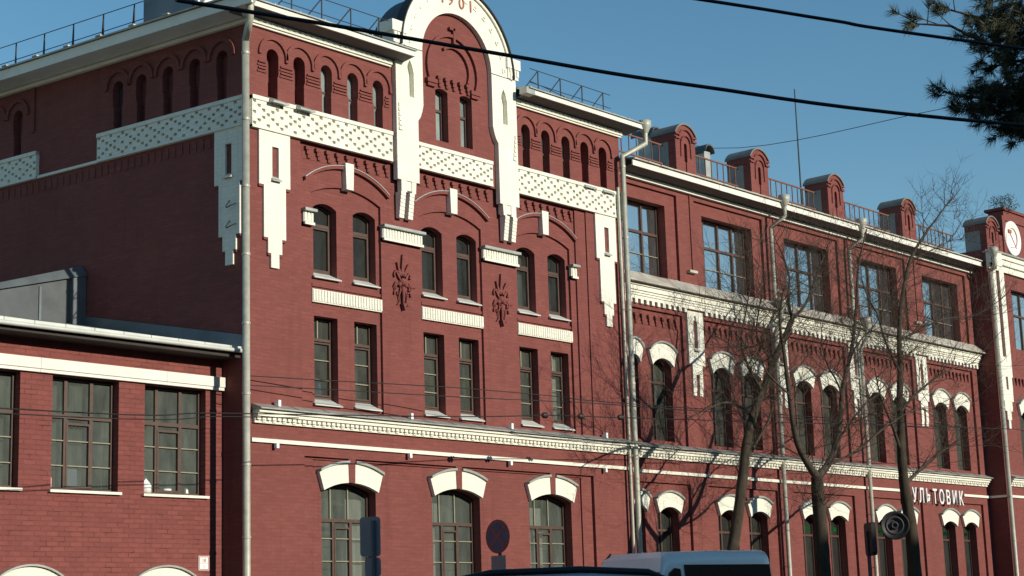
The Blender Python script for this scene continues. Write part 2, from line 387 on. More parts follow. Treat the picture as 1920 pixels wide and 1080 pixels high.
def drop_ornament(fr, parent, c, w1, flip=1):
    """white stepped pendant pilaster with a slot, hanging from the lattice band"""
    steps = [(.425, w1, w1 - 1.17), (.30, w1 - 1.17, w1 - 2.28), (.19, w1 - 2.28, w1 - 2.60), (.11, w1 - 2.60, w1 - 2.90)]
    L = []; Rr = []
    for h, a, b in steps: L += [(c - h, a), (c - h, b)]; Rr += [(c + h, a), (c + h, b)]
    poly = L + Rr[::-1]
    slot = rect(c - .07, c + .11, w1 - .98, w1 - .32)
    m = MB(fr); m.prism(poly, 0, .055, [slot])
    for h, a, b in steps[1:]:
        pass
    o = m.build('pendant_pilaster', 'white', parent)
    s = MB(fr); f = fr; a, b = c - .10, c + .14
    s.hexa([f(a, -.0, w1 - 1.04), f(b, -.0, w1 - 1.04), f(b, .13, w1 - 1.07), f(a, .13, w1 - 1.07)], [f(a, -.0, w1 - .94), f(b, -.0, w1 - .94), f(b, .13, w1 - 1.05), f(a, .13, w1 - 1.05)])
    s.build('slot_sill', 'zinc', o)
    t = MB(fr); f = fr
    for h, a_, b_ in ((.425, 1.17, 0), (.30, 2.28, 0), (.19, 2.60, 0)):
        for sg in (-1, 1): t.box(c + sg * (h - .06) - .06, c + sg * (h - .06) + .06, 0, .045, w1 - a_ - .05, w1 - a_ - .001)
    t.build('corbel_step', 'brick', o)
    return o
def eaves(fr, parent, u0, u1, w, proj=.50, uend0=0, uend1=0, name='eaves'):
    m = MB(fr); m.k = 1; f = fr; w2 = w + .07
    m.hexa([f(u0, -.05, w), f(u1, -.05, w), f(u1, proj - .02, w2), f(u0, proj - .02, w2)], [f(u0, -.05, w + .03), f(u1, -.05, w + .03), f(u1, proj - .02, w2 + .03), f(u0, proj - .02, w2 + .03)])
    m.k = 0; m.box(u0, u1, proj - .0199, proj + .02, w2 - .005, w2 + .115)
    m.k = 2; w = w2 - .025
    m.hexa([f(u0 - .03, -.6, w + .3), f(u1 + .03, -.6, w + .3), f(u1 + .03, proj + .07, w + .142), f(u0 - .03, proj + .07, w + .142)],
           [f(u0 - .03, -.6, w + .34), f(u1 + .03, -.6, w + .34), f(u1 + .03, proj + .07, w + .168), f(u0 - .03, proj + .07, w + .168)])
    k = int((u1 - u0) / .62)
    for i in range(k + 1):
        u = u0 + i * (u1 - u0) / k
        m.hexa([f(u, -.6, w + .335), f(u + .03, -.6, w + .335), f(u + .03, proj + .072, w + .166), f(u, proj + .072, w + .166)],
               [f(u, -.6, w + .365), f(u + .03, -.6, w + .365), f(u + .03, proj + .072, w + .19), f(u, proj + .072, w + .19)])
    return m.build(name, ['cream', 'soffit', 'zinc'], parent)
def brick_frieze(fr, parent, u0, u1, w):
    m = MB(fr); m.box(u0, u1, 0, .07, w, w + .045); m.box(u0, u1, 0, .11, w + .0451, w + .15)
    n = int((u1 - u0) / .16)
    for i in range(n):
        u = u0 + (i + .5) * (u1 - u0) / n; m.box(u - .045, u + .045, .11, .125, w + .085, w + .145)
    return m.build('frieze', 'white', parent)
def downpipe(fr, parent, u, wtop, wbot, v=.16, r=.075, elbow=None, name='drainpipe', step=1.35):
    m = MB(fr); pts = []
    if elbow:
        eu, ev, ew = elbow; pts = [(eu, ev, ew), (eu, ev, ew - .35), (u, v, wtop)]
        m.lathe([(.0, .26), (.17, .26), (.17, .12), (r * 1.05, -.08)], fr(eu, ev, ew), (0, 0, 1), 14)
    pts += [(u, v, wtop - .02 if elbow else wtop), (u, v, wbot)]
    m.tube(pts, r, 12)
    z = wtop - .3
    while z > wbot:
        m.tube([(u, v, z), (u, v, z + .05)], r * 1.14, 12)
        m.box(u - .012, u + .012, 0, v, z + .01, z + .03); z -= step
    return m.build(name, 'pipe', parent)
def arch_head(fr, parent, x0, x1, zs, za, th=.40, split=False, splay=.13):
    """white painted splayed arch head with a grey cap moulding; optionally split by a brick keystone"""
    def piece(A, B):
        n = 10; lo = arc(x0, x1, zs, za, 20)[::-1]; hi = arc(x0 - splay, x1 + splay, zs + th * .93, za + th, 20)[::-1]
        a = [p for p in range(21) if A - 1e-6 <= p / 20 <= B + 1e-6]
        return [lo[i] for i in a] + [hi[i] for i in reversed(a)], [hi[i] for i in a]
    m = MB(fr)
    for A, B in (((0, .45), (.55, 1)) if split else ((0, 1),)):
        pl, top = piece(A, B); m.k = 0; m.prism(pl, 0, .10)
        m.k = 1; m.prism(top + [(x, z + .05) for x, z in reversed(top)], 0, .16)
        e = top[0] if A == 0 else None
    o = m.build('arch_head', ['white', 'zinc'], parent)
    if split:
        k = MB(fr); c = (x0 + x1) / 2; k.prism([(c - .085, za - .0), (c + .085, za - .0), (c + .105, za + th + .24), (c - .105, za + th + .24)], 0, .115)
        k.build('keystone', 'brick', o)
    return o

# ================================================================== MAIN BLOCK
XW = 12.6
main = thing('factory_building', (6.3, 0, GZ), 'tall red brick block with white lattice band and arched gable dated 1901', 'building')
BC = (2.80, 6.12, 9.42)           # bay centres
SL = (.64, 1.39, 2.18, 2.97, 3.75, 8.83, 9.59, 10.38, 11.14, 11.89)
GX = 6.28                         # gable centre
def slit_shape(x, s=1.0):
    a, b = .165, .135
    return [(x - b, 12.50), (x + b, 12.50), (x + b, 13.02), (x + a, 13.10)] + arc(x - a, x + a, 13.47, 13.635, 8) + [(x - a, 13.10), (x - b, 13.02)]
def main_front():
    out = [(0, GZ), (XW, GZ), (XW, 14.2), (GX + 1.75, 14.2), (GX + 1.75, 14.6)] + arc(GX - 1.75, GX + 1.75, 14.6, 16.35, 20)[1:-1] + [(GX - 1.75, 14.6), (GX - 1.75, 14.2), (0, 14.2)]
    field = rect(1.40, 11.08, 6.06, 11.79); gf = rect(1.45, 10.98, GZ + .5, 5.08)
    gw = [arched(GX - .66, GX - .24, 12.62, 13.83, 13.89), arched(GX + .18, GX + .60, 12.62, 13.83, 13.89)]
    slits = [slit_shape(x) for x in SL]
    m = MB(W0); m.sheet(out, [field, gf] + gw + slits, 0, [.08, .08] + [.26] * 2 + [.30] * 10)
    # middle layer: field with the three bay panels let into it
    bays = [arched(c - 1.04, c + 1.04, 6.10, 10.73, 10.97, 12) for c in BC]
    m.sheet(field, bays, -.08, .06)
    for c, b in zip(BC, bays):
        h = []
        for s in (-.585, .585):
            x = c + s; h.append(rect(x - .34, x + .34, 6.17, 8.08)); h.append(arched(x - .34, x + .34, 8.91, 10.44, 10.55))
        m.sheet(b, h, -.14, .24)
    # ground floor panel
    inner = rect(1.75, 10.58, GZ + .55, 5.03)
    m.sheet(gf, [inner], -.08, .04)
    m.sheet(inner, [arched(c - .79, c + .79, 1.55, 4.40, 4.58) for c in BC], -.12, .28)
    # right return and back
    m.add([(XW, 0, GZ), (XW, 14, GZ), (XW, 14, 14.2), (XW, 0, 14.2)], [(0, 1, 2, 3)])
    return m.build('wall', 'brick', main)
main_front()
SA = R(-5.7777)
FS = Fr((0, 0, 0), (math.sin(SA), math.cos(SA), 0), (-math.cos(SA), math.sin(SA), 0))   # side wall: u runs back
def main_side():
    m = MB(FS); out = rect(0, 24, GZ, 14.2)
    sl_ = [slit_shape(x) for x in (.79, 1.60, 2.41, 3.24, 7.36)]
    m.sheet(out, sl_ + [slit_shape(3.98)], 0, [.2] * 5 + [.22])
    o = m.build('side_wall', 'brick', main)
    b = MB(FS); b.box(.1, 8.5, -.28, -.2, 12.3, 13.9); b.build('niche_back', 'brick', main)
    p = MB(FS); p.sheet(slit_shape(3.98), [], -.17, 0); p.build('side_pane', 'pane_sky', main)
    # lattice band in two stretches, and the thin white course that runs on below the gap
    lattice_band(FS, main, .0, 4.54, 11.86, 12.50, 1); lattice_band(FS, main, 6.58, 12.0, 11.86, 12.50, 2)
    c = MB(FS); c.box(4.541, 6.579, 0, .06, 11.86, 11.92); c.build('thin_course', 'white', main)
    drop_ornament(FS, main, .53, 11.86)
    for x in (.79, 1.60, 2.41, 3.24, 3.98, 7.36, 8.15):
        h = MB(FS); ring = arc(x - .40, x + .40, 13.47, 13.90, 10); inn = arc(x - .32, x + .32, 13.47, 13.82, 10)
        h.prism(ring + inn[::-1], 0, .05); h.build('hood_mould', 'brick', main)
    h = MB(FS); h.box(6.75, 6.86, 0, .04, 13.0, 14.05); h.build('wall_strip', 'brick', main)
    t = MB(FS)
    for i in range(38):
        u = 1.1 + i * .21; t.box(u, u + .07, 0, .022, 11.55, 11.78)
    t.box(1.05, 9.1, -.01, .004, 11.53, 11.79); t.build('tooth_course', 'brick', main)
    hk = MB(FS)
    for z in (10.15, 9.72): hk.tube([(.52, .05, z + .17), (.52, .16, z + .02), (.47, .19, z - .02), (.38, .16, z + .02), (.33, .06, z + .08)], .012, 6)
    hk.build('wall_hook', 'iron', main)
    # deep boarded eaves
    e = MB(FS); e.box(-.02, 20, 0, .10, 14.07, 14.15); f = FS
    e.hexa([f(-.0, 0, 14.16), f(20, 0, 14.16), f(20, .62, 14.22), f(-.7, .62, 14.22)], [f(-.0, 0, 14.20), f(20, 0, 14.20), f(20, .62, 14.26), f(-.7, .62, 14.26)])
    e.hexa([f(-.7, .621, 14.17), f(20, .621, 14.17), f(20, .66, 14.17), f(-.7, .66, 14.17)], [f(-.7, .621, 14.40), f(20, .621, 14.40), f(20, .66, 14.40), f(-.7, .66, 14.40)])
    e.build('side_eaves', 'side_soffit', main)
    rf = MB(FS); rf.hexa([f(-.72, .72, 14.405), f(20, .72, 14.405), f(20, -.3, 14.62), f(-.72, -.3, 14.62)], [f(-.72, .72, 14.44), f(20, .72, 14.44), f(20, -.3, 14.66), f(-.72, -.3, 14.66)])
    for i in range(12):
        u = .6 + i * 1.05; rf.box(u, u + .16, .60, .74, 14.44, 14.475)
    rf.build('roof_edge', 'zinc_old', main)
main_side()
def main_roof():
    m = MB(); a = [(-.3, .3, 14.35), (XW + .1, .3, 14.35), (XW + .6, 22, 14.4), (-2.8, 22, 14.4)]; b = [(4.5, 5, 15.6), (XW - 3, 5, 15.6), (XW - 3, 20, 15.6), (4.0, 20, 15.6)]
    m.add(a + b, [(0, 1, 5, 4), (1, 2, 6, 5), (2, 3, 7, 6), (3, 0, 4, 7), (4, 5, 6, 7)]); m.build('roof', 'roof', main)
    m = MB(); m.add([(0, 22, GZ), (XW, 22, GZ), (XW, 22, 14.3), (-2.3, 22, 14.3), (-2.3, 22, GZ)], [(0, 1, 2, 3, 4)]); m.build('back_wall', 'brick', main)
    m = MB(); m.box(.15, XW - .15, -.9, -.85, GZ, 12.2); m.box(.15, XW - .15, -.84, -.40, 6.30, 6.355); m.box(.15, XW - .15, -.84, -.25, 8.45, 8.5)
    m.build('room_lining', 'room', main)
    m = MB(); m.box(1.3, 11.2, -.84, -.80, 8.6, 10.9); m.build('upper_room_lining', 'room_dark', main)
    m = MB(); m.box(5.0, 7.6, -.6, -.55, 12.4, 14.1); m.build('gable_room_lining', 'room', main)
    
    for a, b in ((.1, 4.2), (8.4, 12.4)):
        m = MB(); m.box(a, b, -.32, -.28, 12.4, 13.8); m.build('slit_back', 'brick', main)
main_roof()
def main_windows():
    for c in BC:
        window(W0, main, c - .79, c + .79, 1.55, 4.40, 4.58, -.36, 'pane', drape=2, rows=(.745,), cols=(.345, .665), cream_top=(.30, .62), cream_rows=(.28, .465, .62), casement=(.36, .65, .03, .70))
        for s in (-.585, .585):
            x = c + s
            window(W0, main, x - .34, x + .34, 6.34, 8.08, 8.08, -.35, 'pane_grey', drape=1, rows=(.73,), cream_rows=(.24, .48), cream_top=(.42,), casement=(.10, .93, .035, .70), fw=.05, bar=.03, sill=('sillmetal', .18, -.06))
            window(W0, main, x - .34, x + .34, 9.05, 10.44, 10.55, -.35, 'pane_dark', drape=1, rows=(.70,), casement=(.08, .94, .03, .67), fw=.05, bar=.035, sill=('sillmetal', .17, -.05))
    for x0 in (GX - .66, GX + .18):
        window(W0, main, x0, x0 + .42, 12.62, 13.83, 13.89, -.2, 'pane_light', rows=(.62,), fw=.045, bar=.03)
    for i in (2, 3, 4, 5, 6, 7):
        x = SL[i]; p = MB(); p.sheet(slit_shape(x), [], -.21, 0); p.k = 1; p.box(x - .16, x + .16, -.21, -.19, 13.05, 13.09)
        p.build('slit_pane', ['pane_light' if i < 5 else 'pane_grey', 'frame'], main)
    for i in (0, 1, 8, 9):
        s = MB(); x = SL[i]; f = W0; d = .26 if i < 2 else .17
        s.hexa([f(x - .20, -.05, 12.44), f(x + .20, -.05, 12.44), f(x + .24, d, 12.38), f(x - .20, d, 12.38)], [f(x - .20, -.05, 12.58), f(x + .20, -.05, 12.58), f(x + .24, d, 12.42), f(x - .20, d, 12.42)])
        s.build('slit_sill', 'zinc', main)
main_windows()
def main_ornament():
    # lattice band between the gable piers and the corners
    lattice_band(W0, main, .0, 4.10, 11.80, 12.49, 0); lattice_band(W0, main, 4.90, 7.47, 11.80, 12.42, 3); lattice_band(W0, main, 8.22, XW, 11.80, 12.49, 2)
    brick_frieze(W0, main, -.02, 4.12, 14.02); brick_frieze(W0, main, 8.40, XW + .04, 14.02)
    eaves(W0, main, -.50, 4.45, 14.17); eaves(W0, main, 8.42, XW + .40, 14.17)
    e = MB(); e.box(8.30, 8.62, .30, .53, 14.22, 14.38); e.build('eaves_end_box', 'zinc', main)
    # slit hoods and grooves between them
    g = MB()
    for x in SL:
        m = MB(); ring = arc(x - .405, x + .405, 13.46, 13.90, 14); inn = arc(x - .335, x + .335, 13.46, 13.825, 14)
        m.prism(ring + inn[::-1], 0, .05); m.box(x + .335, x + .41, 0, .055, 13.40, 13.459)
        m.build('hood_mould', 'brick', main)
    for grp in (SL[:5], SL[5:]):
        ed = [grp[0] - .62] + list(grp) + [grp[-1] + .6]
        for a, b in zip(ed[:-1], ed[1:]):
            for k, z in enumerate((13.06, 13.13, 13.20, 13.27)):
                q = .19 + .02 * (k % 2); u0, u1 = max(.02, a + q), min(XW - .02, b - q)
                if 4.08 < u1 < 4.6: u1 = 4.08
                if u1 - u0 > .08: g.box(u0, u1, 0, .028 + .01 * (k % 2), z, z + .035)
            if g.v: g.build('brick_ribs', 'brick', main)
            g = MB()
    drop_ornament(W0, main, .64, 11.80); drop_ornament(W0, main, 11.83, 11.80)
    for a, b, n in ((1.62, 3.98, 9), (5.0, 7.35, 9), (8.28, 10.5, 9)):
        t = MB(); t.box(a - .1, b + .15, -.09, -.072, 11.44, 11.72); teeth_row(t, a, b, 11.66, -.08, n); t.build('tooth_course', 'brick', main)
    for c in BC:
        h = MB(); o = arc(c - 1.25, c + 1.25, 11.02, 11.45, 16); i = arc(c - 1.25, c + 1.25, 10.95, 11.38, 16)
        h.prism(o + i[::-1], -.09, .0); h.k = 1; o2 = arc(c - 1.26, c + 1.26, 11.035, 11.465, 16); h.prism(o2 + o[::-1], -.09, .015)
        hm = h.build('hood_mould', ['brick', 'zinc'], main)
        k = MB(); k.prism([(c - .105, 10.93), (c + .105, 10.93), (c + .125, 11.52), (c - .125, 11.52)], -.15, .05); k.build('keystone', 'white', hm)
        p = MB(); p.box(c - 1.02, c + 1.03, -.15, -.075, 8.36, 8.64)
        nb = 25
        for j in range(nb):
            u = c - 1.02 + (j + .5) * 2.06 / nb; p.box(u - .030, u + .030, -.075, -.055, 8.385, 8.63)
        p.build('apron_panel', 'white', main)
        a = MB(); a.box(c - 1.0, c + 1.03, -.15, -.10, 8.70, 8.76); a.build('sill_course', 'brick', main)
        arch_head(Fr((0, .12, 0), (1, 0, 0), (0, -1, 0)), main, c - .79, c + .79, 4.40, 4.58, .41, True)
    for a, b in ((1.50, 1.78), (3.84, 5.10), (7.16, 8.40), (10.44, 10.665)):
        m = MB(); m.box(a, b, -.09, -.02, 9.98, 10.27); m.box(a, b, -.09, .03, 9.98, 10.04); n = max(2, int((b - a) / .085))
        for j in range(n): u = a + (j + .5) * (b - a) / n; m.box(u - .028, u + .028, -.02, -.002, 10.06, 10.26)
        m.k = 1; m.box(a - .03, b + .03, -.09, .08, 10.271, 10.33); m.build('capital_band', ['white', 'zinc'], main)
    dentil_cornice(W0, main, .06, XW - .1, 5.67)
    s = MB(); s.box(0, XW, 0, .06, 5.285, 5.365); s.build('string_course', 'white', main)
    for x in (.62, 4.45, 7.78, 11.35):
        l = MB(); l.box(x - .035, x + .035, .05, .13, 5.18, 5.284); l.build('floodlight', 'letter', main)
        l = MB(); l.box(x - .035, x + .035, .1, .19, 6.02, 6.15); l.build('floodlight', 'letter', main)
    st = MB(); st.box(10.67, 11.079, -.085, -.035, 6.07, 11.78); st.build('wall_strip', 'brick', main)
    # cast brick rosettes between the upper windows
    for c in (4.46, 7.78):
        m = MB(); v0, v1 = -.08, -.02
        def blade(x, z, a, L, wd, d=.06):
            ca, sa_ = math.cos(a), math.sin(a); P = [(0, -wd), (L * .45, -wd * .9), (L, 0), (L * .45, wd * .9), (0, wd)]
            m.prism([(x + p * ca - q * sa_, z + p * sa_ + q * ca) for p, q in P], v0, v0 + d)
        for a, L in ((90, .62), (113, .46), (67, .46), (135, .33), (45, .33)): blade(c, 9.12, R(a), L, .045)
        for sx in (-1, 1):
            for cx_, cz_, rr_ in ((.17, 9.26, .085), (.14, 8.98, .075), (.21, 8.84, .05)):
                m.tube([(c + sx * (cx_ + rr_ * math.cos(t)), v0 + .035, cz_ + rr_ * math.sin(t)) for t in [R(k_) for k_ in range(-40, 250, 29)]], [.028 - .0016 * j for j in range(10)], 6)
            m.lathe([(.055, -.02), (.05, .07), (.02, .085), (0, .085)], W0(c + sx * .10, v0, 9.05), (0, -1, 0), 10)
            m.tube([(c + sx * .05, v0 + .03, 8.95), (c + sx * .13, v0 + .05, 8.80), (c + sx * .10, v0 + .04, 8.66), (c + sx * .17, v0 + .03, 8.58)], [.026, .022, .018, .012], 6)
            m.tube([(c + sx * .20, v0 + .03, 9.10), (c + sx * .27, v0 + .05, 9.0), (c + sx * .24, v0 + .03, 8.9)], [.022, .02, .012], 6)
        m.lathe([(.10, -.02), (.085, .07), (.04, .10), (.0, .11)], W0(c, v0, 9.12), (0, -1, 0), 12)
        m.tube([(c, v0 + .04, 9.0), (c, v0 + .06, 8.76), (c, v0 + .04, 8.58)], [.05, .035, .02], 8)
        m.prism([(c - .06, 8.62), (c, 8.46), (c + .06, 8.62)], v0, .03)
        m.tube([(c + .2, v0 + .02, 9.02), (c + .42, v0 + .02, 9.03)], .014, 6)
        m.build('rosette', 'brick', main)
main_ornament()
def gable():
    g = MB(); v = .13
    ro, ri, zc = 1.85, 1.20, 14.6
    # arch ring
    out = arc(GX - ro, GX + ro, zc, zc + ro, 36); inn = arc(GX - ri, GX + ri, zc, zc + ri, 30)
    g.prism(out + [(GX - ri, zc)] + inn[::-1][1:-1] + [(GX + ri, zc)], 0, v)
    o2 = arc(GX - ro - .06, GX + ro + .06, zc, zc + ro + .06, 36); g.prism(o2 + out[::-1], 0, v + .05)
    for s in (-1, 1):
        a = lambda q: GX + s * q
        def pl(p, v0, v1):
            g.prism(p if s > 0 else p[::-1], v0, v1)
        # upper pier with pointed blind niche
        nx = GX + s * 1.62; niche = [(nx - .10, 13.42), (nx + .12, 13.42), (nx + .12, 14.0), (nx + .07, 14.18), (nx + .0, 14.30), (nx - .07, 14.18), (nx - .10, 14.0)]
        P = [(a(1.20), 13.30), (a(2.08), 13.30), (a(2.08), 14.62), (a(1.20), 14.62)]
        g.prism(P, 0, v, [niche]); g.prism(niche, -.02, .005)
        P2 = [(a(1.20), 13.299), (a(1.24), 13.15), (a(1.30), 13.0), (a(1.38), 12.9), (a(1.38), 11.42), (a(2.08), 11.42), (a(2.08), 13.299)]; pl(P2, 0, v)
        pl([(a(1.48), 11.419), (a(1.50), 11.15), (a(1.62), 11.149), (a(1.62), 11.419)], 0, v * .95); pl([(a(1.78), 11.419), (a(1.78), 11.15), (a(1.96), 11.149), (a(1.96), 11.419)], 0, v * .95)
        pl([(a(1.50), 11.419), (a(1.50), 11.20), (a(1.92), 11.199), (a(1.92), 11.419)], -.05, v * .8)
        for k in range(7):      # the two legs step back to the wall as they go down
            z1 = 11.15 - k * .085; d = v * (1 - .09 * k)
            for x in (1.55, 1.83): g.box(min(a(x), a(x + .15)), max(a(x), a(x + .15)), -.05, d, z1 - .084, z1)
        for k in range(6):      # rough brick steps on the flank
            g.box(min(a(1.98 - .015 * k), a(2.02)), max(a(1.98 - .015 * k), a(2.02)), v, v + .03, 13.12 - k * .11, 13.2 - k * .11)
        g.box(min(a(1.74), a(2.22)), max(a(1.74), a(2.22)), -.3, v + .06, 14.88, 15.14)
        g.box(min(a(1.78), a(2.16)), max(a(1.78), a(2.16)), -.2, v + .03, 14.62, 14.88)
        for k in range(3): g.box(a(1.90 + .11 * k) - .035, a(1.90 + .11 * k) + .035, v + .03, v + .055, 14.70, 14.86)
    # sunk dashes round the arch
    for k in range(15):
        for rr, ln in ((1.62, .12),) + (((1.70, .06),) if k > 8 else ()):
            t = math.pi * (k + .5) / 15; cx, cz = GX - rr * math.cos(t), zc + rr * math.sin(t); dx, dz = math.sin(t), math.cos(t)
            P = [(cx - dx * ln / 2 - dz * -.022, cz - dz * ln / 2 - dx * .022), (cx + dx * ln / 2 + dz * .022, cz + dz * ln / 2 - dx * .022), (cx + dx * ln / 2 - dz * .022, cz + dz * ln / 2 + dx * .022), (cx - dx * ln / 2 - dz * .022, cz - dz * ln / 2 + dx * .022)]
            g.prism(P, v, v + .022)
    go = g.build('gable', 'white', main)
    # barrel roof and sheet-metal flanks behind the gable
    m = MB(); L = [(GX - 2.15, 14.3)] + [(GX - 2.15, 15.0), (GX - 1.95, 15.1)] + arc(GX - 1.80, GX + 1.80, 15.1, 16.35, 24)[::-1] + [(GX + 1.95, 15.1), (GX + 2.15, 15.0), (GX + 2.15, 14.3)]
    m.prism(L[::-1], -.85, -.02, back=True); m.build('gable_roof', 'darkmetal', go)
    m = MB(); m.box(GX - 2.35, GX + 2.35, -1.9, -.35, 14.2, 14.78); m.build('gable_flank', 'darkmetal', go)
    e = MB(); o3 = arc(GX - 1.96, GX + 1.96, zc, zc + 1.96, 36); o4 = arc(GX - 1.93, GX + 1.93, zc, zc + 1.93, 36)
    e.prism(o3 + o4[::-1], -.06, v + .10); e.build('gable_capping', 'iron', go)
    # brick relief: a horseshoe arch on small brackets over a tooth course
    r = MB(); c = GX - .08
    A = arc(c - .78, c + .78, 13.98, 15.30, 24); B = arc(c - .71, c + .71, 13.98, 15.22, 24); r.prism(A + B[::-1], 0, .07)
    A = arc(c - .50, c + .56, 14.20, 15.02, 18)[:13]; B = arc(c - .42, c + .48, 14.20, 14.95, 18)[:13]; r.prism(A + B[::-1], 0, .07)
    r.box(c + .02, c + .09, 0, .08, 15.08, 15.46); r.box(c - .10, c + .09, 0, .08, 15.40, 15.47)
    for x in (-.75, .75): r.box(c + x - .17, c + x + .17, 0, .10, 13.95, 14.05); r.box(c + x - .13, c + x + .13, 0, .07, 13.87, 13.949)
    teeth_row(r, c - .5, c + .48, 14.12, 0, 5, .05, .07); r.build('gable_relief', 'brick', go)
    for ch, x in (('1', 5.80), ('9', 6.08), ('0', 6.46), ('1', 6.78)):
        text_mesh(ch, .42, x, 15.96 + .02, v + .004, 'text', 'date_numeral', go, .02, W0)
def text_mesh(s, size, x, z, v, mat, name, parent, depth, fr, center=True, sx=1.0, bold=0):
    cu = bpy.data.curves.new('t', 'FONT'); cu.body = s; cu.size = size; cu.extrude = depth / 2; cu.align_x = 'CENTER' if center else 'LEFT'
    cu.resolution_u = 4; cu.offset = bold
    to = bpy.data.objects.new('t', cu); COL.objects.link(to); bpy.context.view_layer.update()
    me = bpy.data.meshes.new_from_object(to.evaluated_get(bpy.context.evaluated_depsgraph_get()))
    root = parent
    while root is not None and root.parent: root = root.parent
    off = Vector(root.location) if root else Vector((0, 0, 0))
    for p in me.vertices: p.co = fr(x + p.co.x * sx, v + depth / 2 + p.co.z, z + p.co.y) - off
    bpy.data.objects.remove(to); me.materials.clear(); me.materials.append(M[mat]); me.name = name
    o = bpy.data.objects.new(name, me); COL.objects.link(o)
    if parent: o.parent = parent
    return o
gable()
def roof_rail(fr, parent, u0, u1, v, w, n, h=.62, name='roof_railing', brace=.32):
    m = MB(fr); st = (u1 - u0) / (n - 1)
    for i in range(n):
        u = u0 + i * st; m.tube([(u, v, w), (u, v, w + h)], .017, 6); m.tube([(u, v, w + h), (u - brace, v - .25, w + .02)], .014, 6)
    for q in (.35, 1.0): m.tube([(u0 - .3, v, w + h * q), (u1 + .3, v, w + h * q)], .010, 6)
    return m.build(name, 'iron', parent)
roof_rail(W0, main, .9, 3.5, .32, 14.42, 4, .55); roof_rail(W0, main, 9.0, 11.6, .32, 14.42, 4, .55)
roof_rail(FS, main, 3.1, 11.0, .35, 14.5, 9, .62, brace=-.35)
def roof_box():
    m = MB(FS); m.box(1.45, 2.95, -.5, .22, 14.5, 15.9); m.build('roof_dormer', 'bluemetal', main)
    m = MB(FS); m.box(1.05, 1.35, -.2, .25, 14.5, 14.98); m.k = 1; m.tube([(1.2, .3, 14.5), (1.2, .3, 15.1)], .05, 8); m.build('roof_vent', ['cream', 'zinc'], main)
roof_box()
downpipe(W0, main, -.20, 13.6, GZ, .12, .078, (-.40, .50, 14.30), step=1.42)
downpipe(W0, main, 12.47, 13.45, GZ, .20, .072, (13.12, .50, 14.22), step=1.9)
downpipe(W0, main, 12.30, 12.6, GZ, .14, .042, None, step=2.6)

# ================================================================== RIGHT WING
WY = .22; XE = 32.95
wing = thing('factory_wing', (22.8, WY, GZ), 'long brick wing right of the gabled block with brick posts along its roof', 'building')
FW = Fr((0, WY, 0), (1, 0, 0), (0, -1, 0))
WC = [13.68 + 4.26 * k for k in range(5)]
PX = [15.93 + 4.26 * k for k in range(4)]
WL = 12.66
def wing_front():
    m = MB(FW); out = rect(WL, XE, GZ, 13.25)
    up = []; mid = []; gf = []
    for c in WC:
        a, b = max(WL + .2, c - 1.72), c + 1.72
        up.append(rect(a, b, 10.55, 12.97)); mid.append(rect(a, b, 6.06, 9.62)); gf.append(rect(a, b, GZ + .5, 5.06))
    m.sheet(out, up + mid + gf, 0, .08)
    for c, U, D, G in zip(WC, up, mid, gf):
        a = U[0][0]; wl = max(a + .08, c - 1.26)
        m.sheet(U, [rect(wl, c + 1.26, 10.60, 12.62)], -.08, .32)
        h = []; g = []
        for s in (-.74, .74):
            x0 = max(a + .06, c + s - .475); x1 = c + s + .475
            h.append(arched(x0, x1, 6.17, 8.16, 8.36)); g.append(arched(x0, x1, 1.5, 4.28, 4.44))
        m.sheet(D, h, -.08, .27); m.sheet(G, g, -.08, .28)
    m.build('wall', 'brick', wing)
    m = MB(); m.add([(WL, 16, GZ), (XE, 16, GZ), (XE, 16, 13.3), (WL, 16, 13.3)], [(0, 1, 2, 3)]); m.build('back_wall', 'brick', wing)
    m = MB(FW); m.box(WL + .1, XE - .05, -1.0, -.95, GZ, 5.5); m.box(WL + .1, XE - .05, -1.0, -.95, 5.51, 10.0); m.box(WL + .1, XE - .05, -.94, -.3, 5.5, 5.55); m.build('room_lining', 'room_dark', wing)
    m = MB(FW); m.box(WL + .1, XE - .05, -2.6, -2.55, 10.1, 13.2); m.box(WL + .1, XE - .05, -2.54, -.35, 10.1, 10.15); m.build('upper_room_lining', 'room', wing)
wing_front()
FWp = Fr((0, WY + .08, 0), (1, 0, 0), (0, -1, 0))
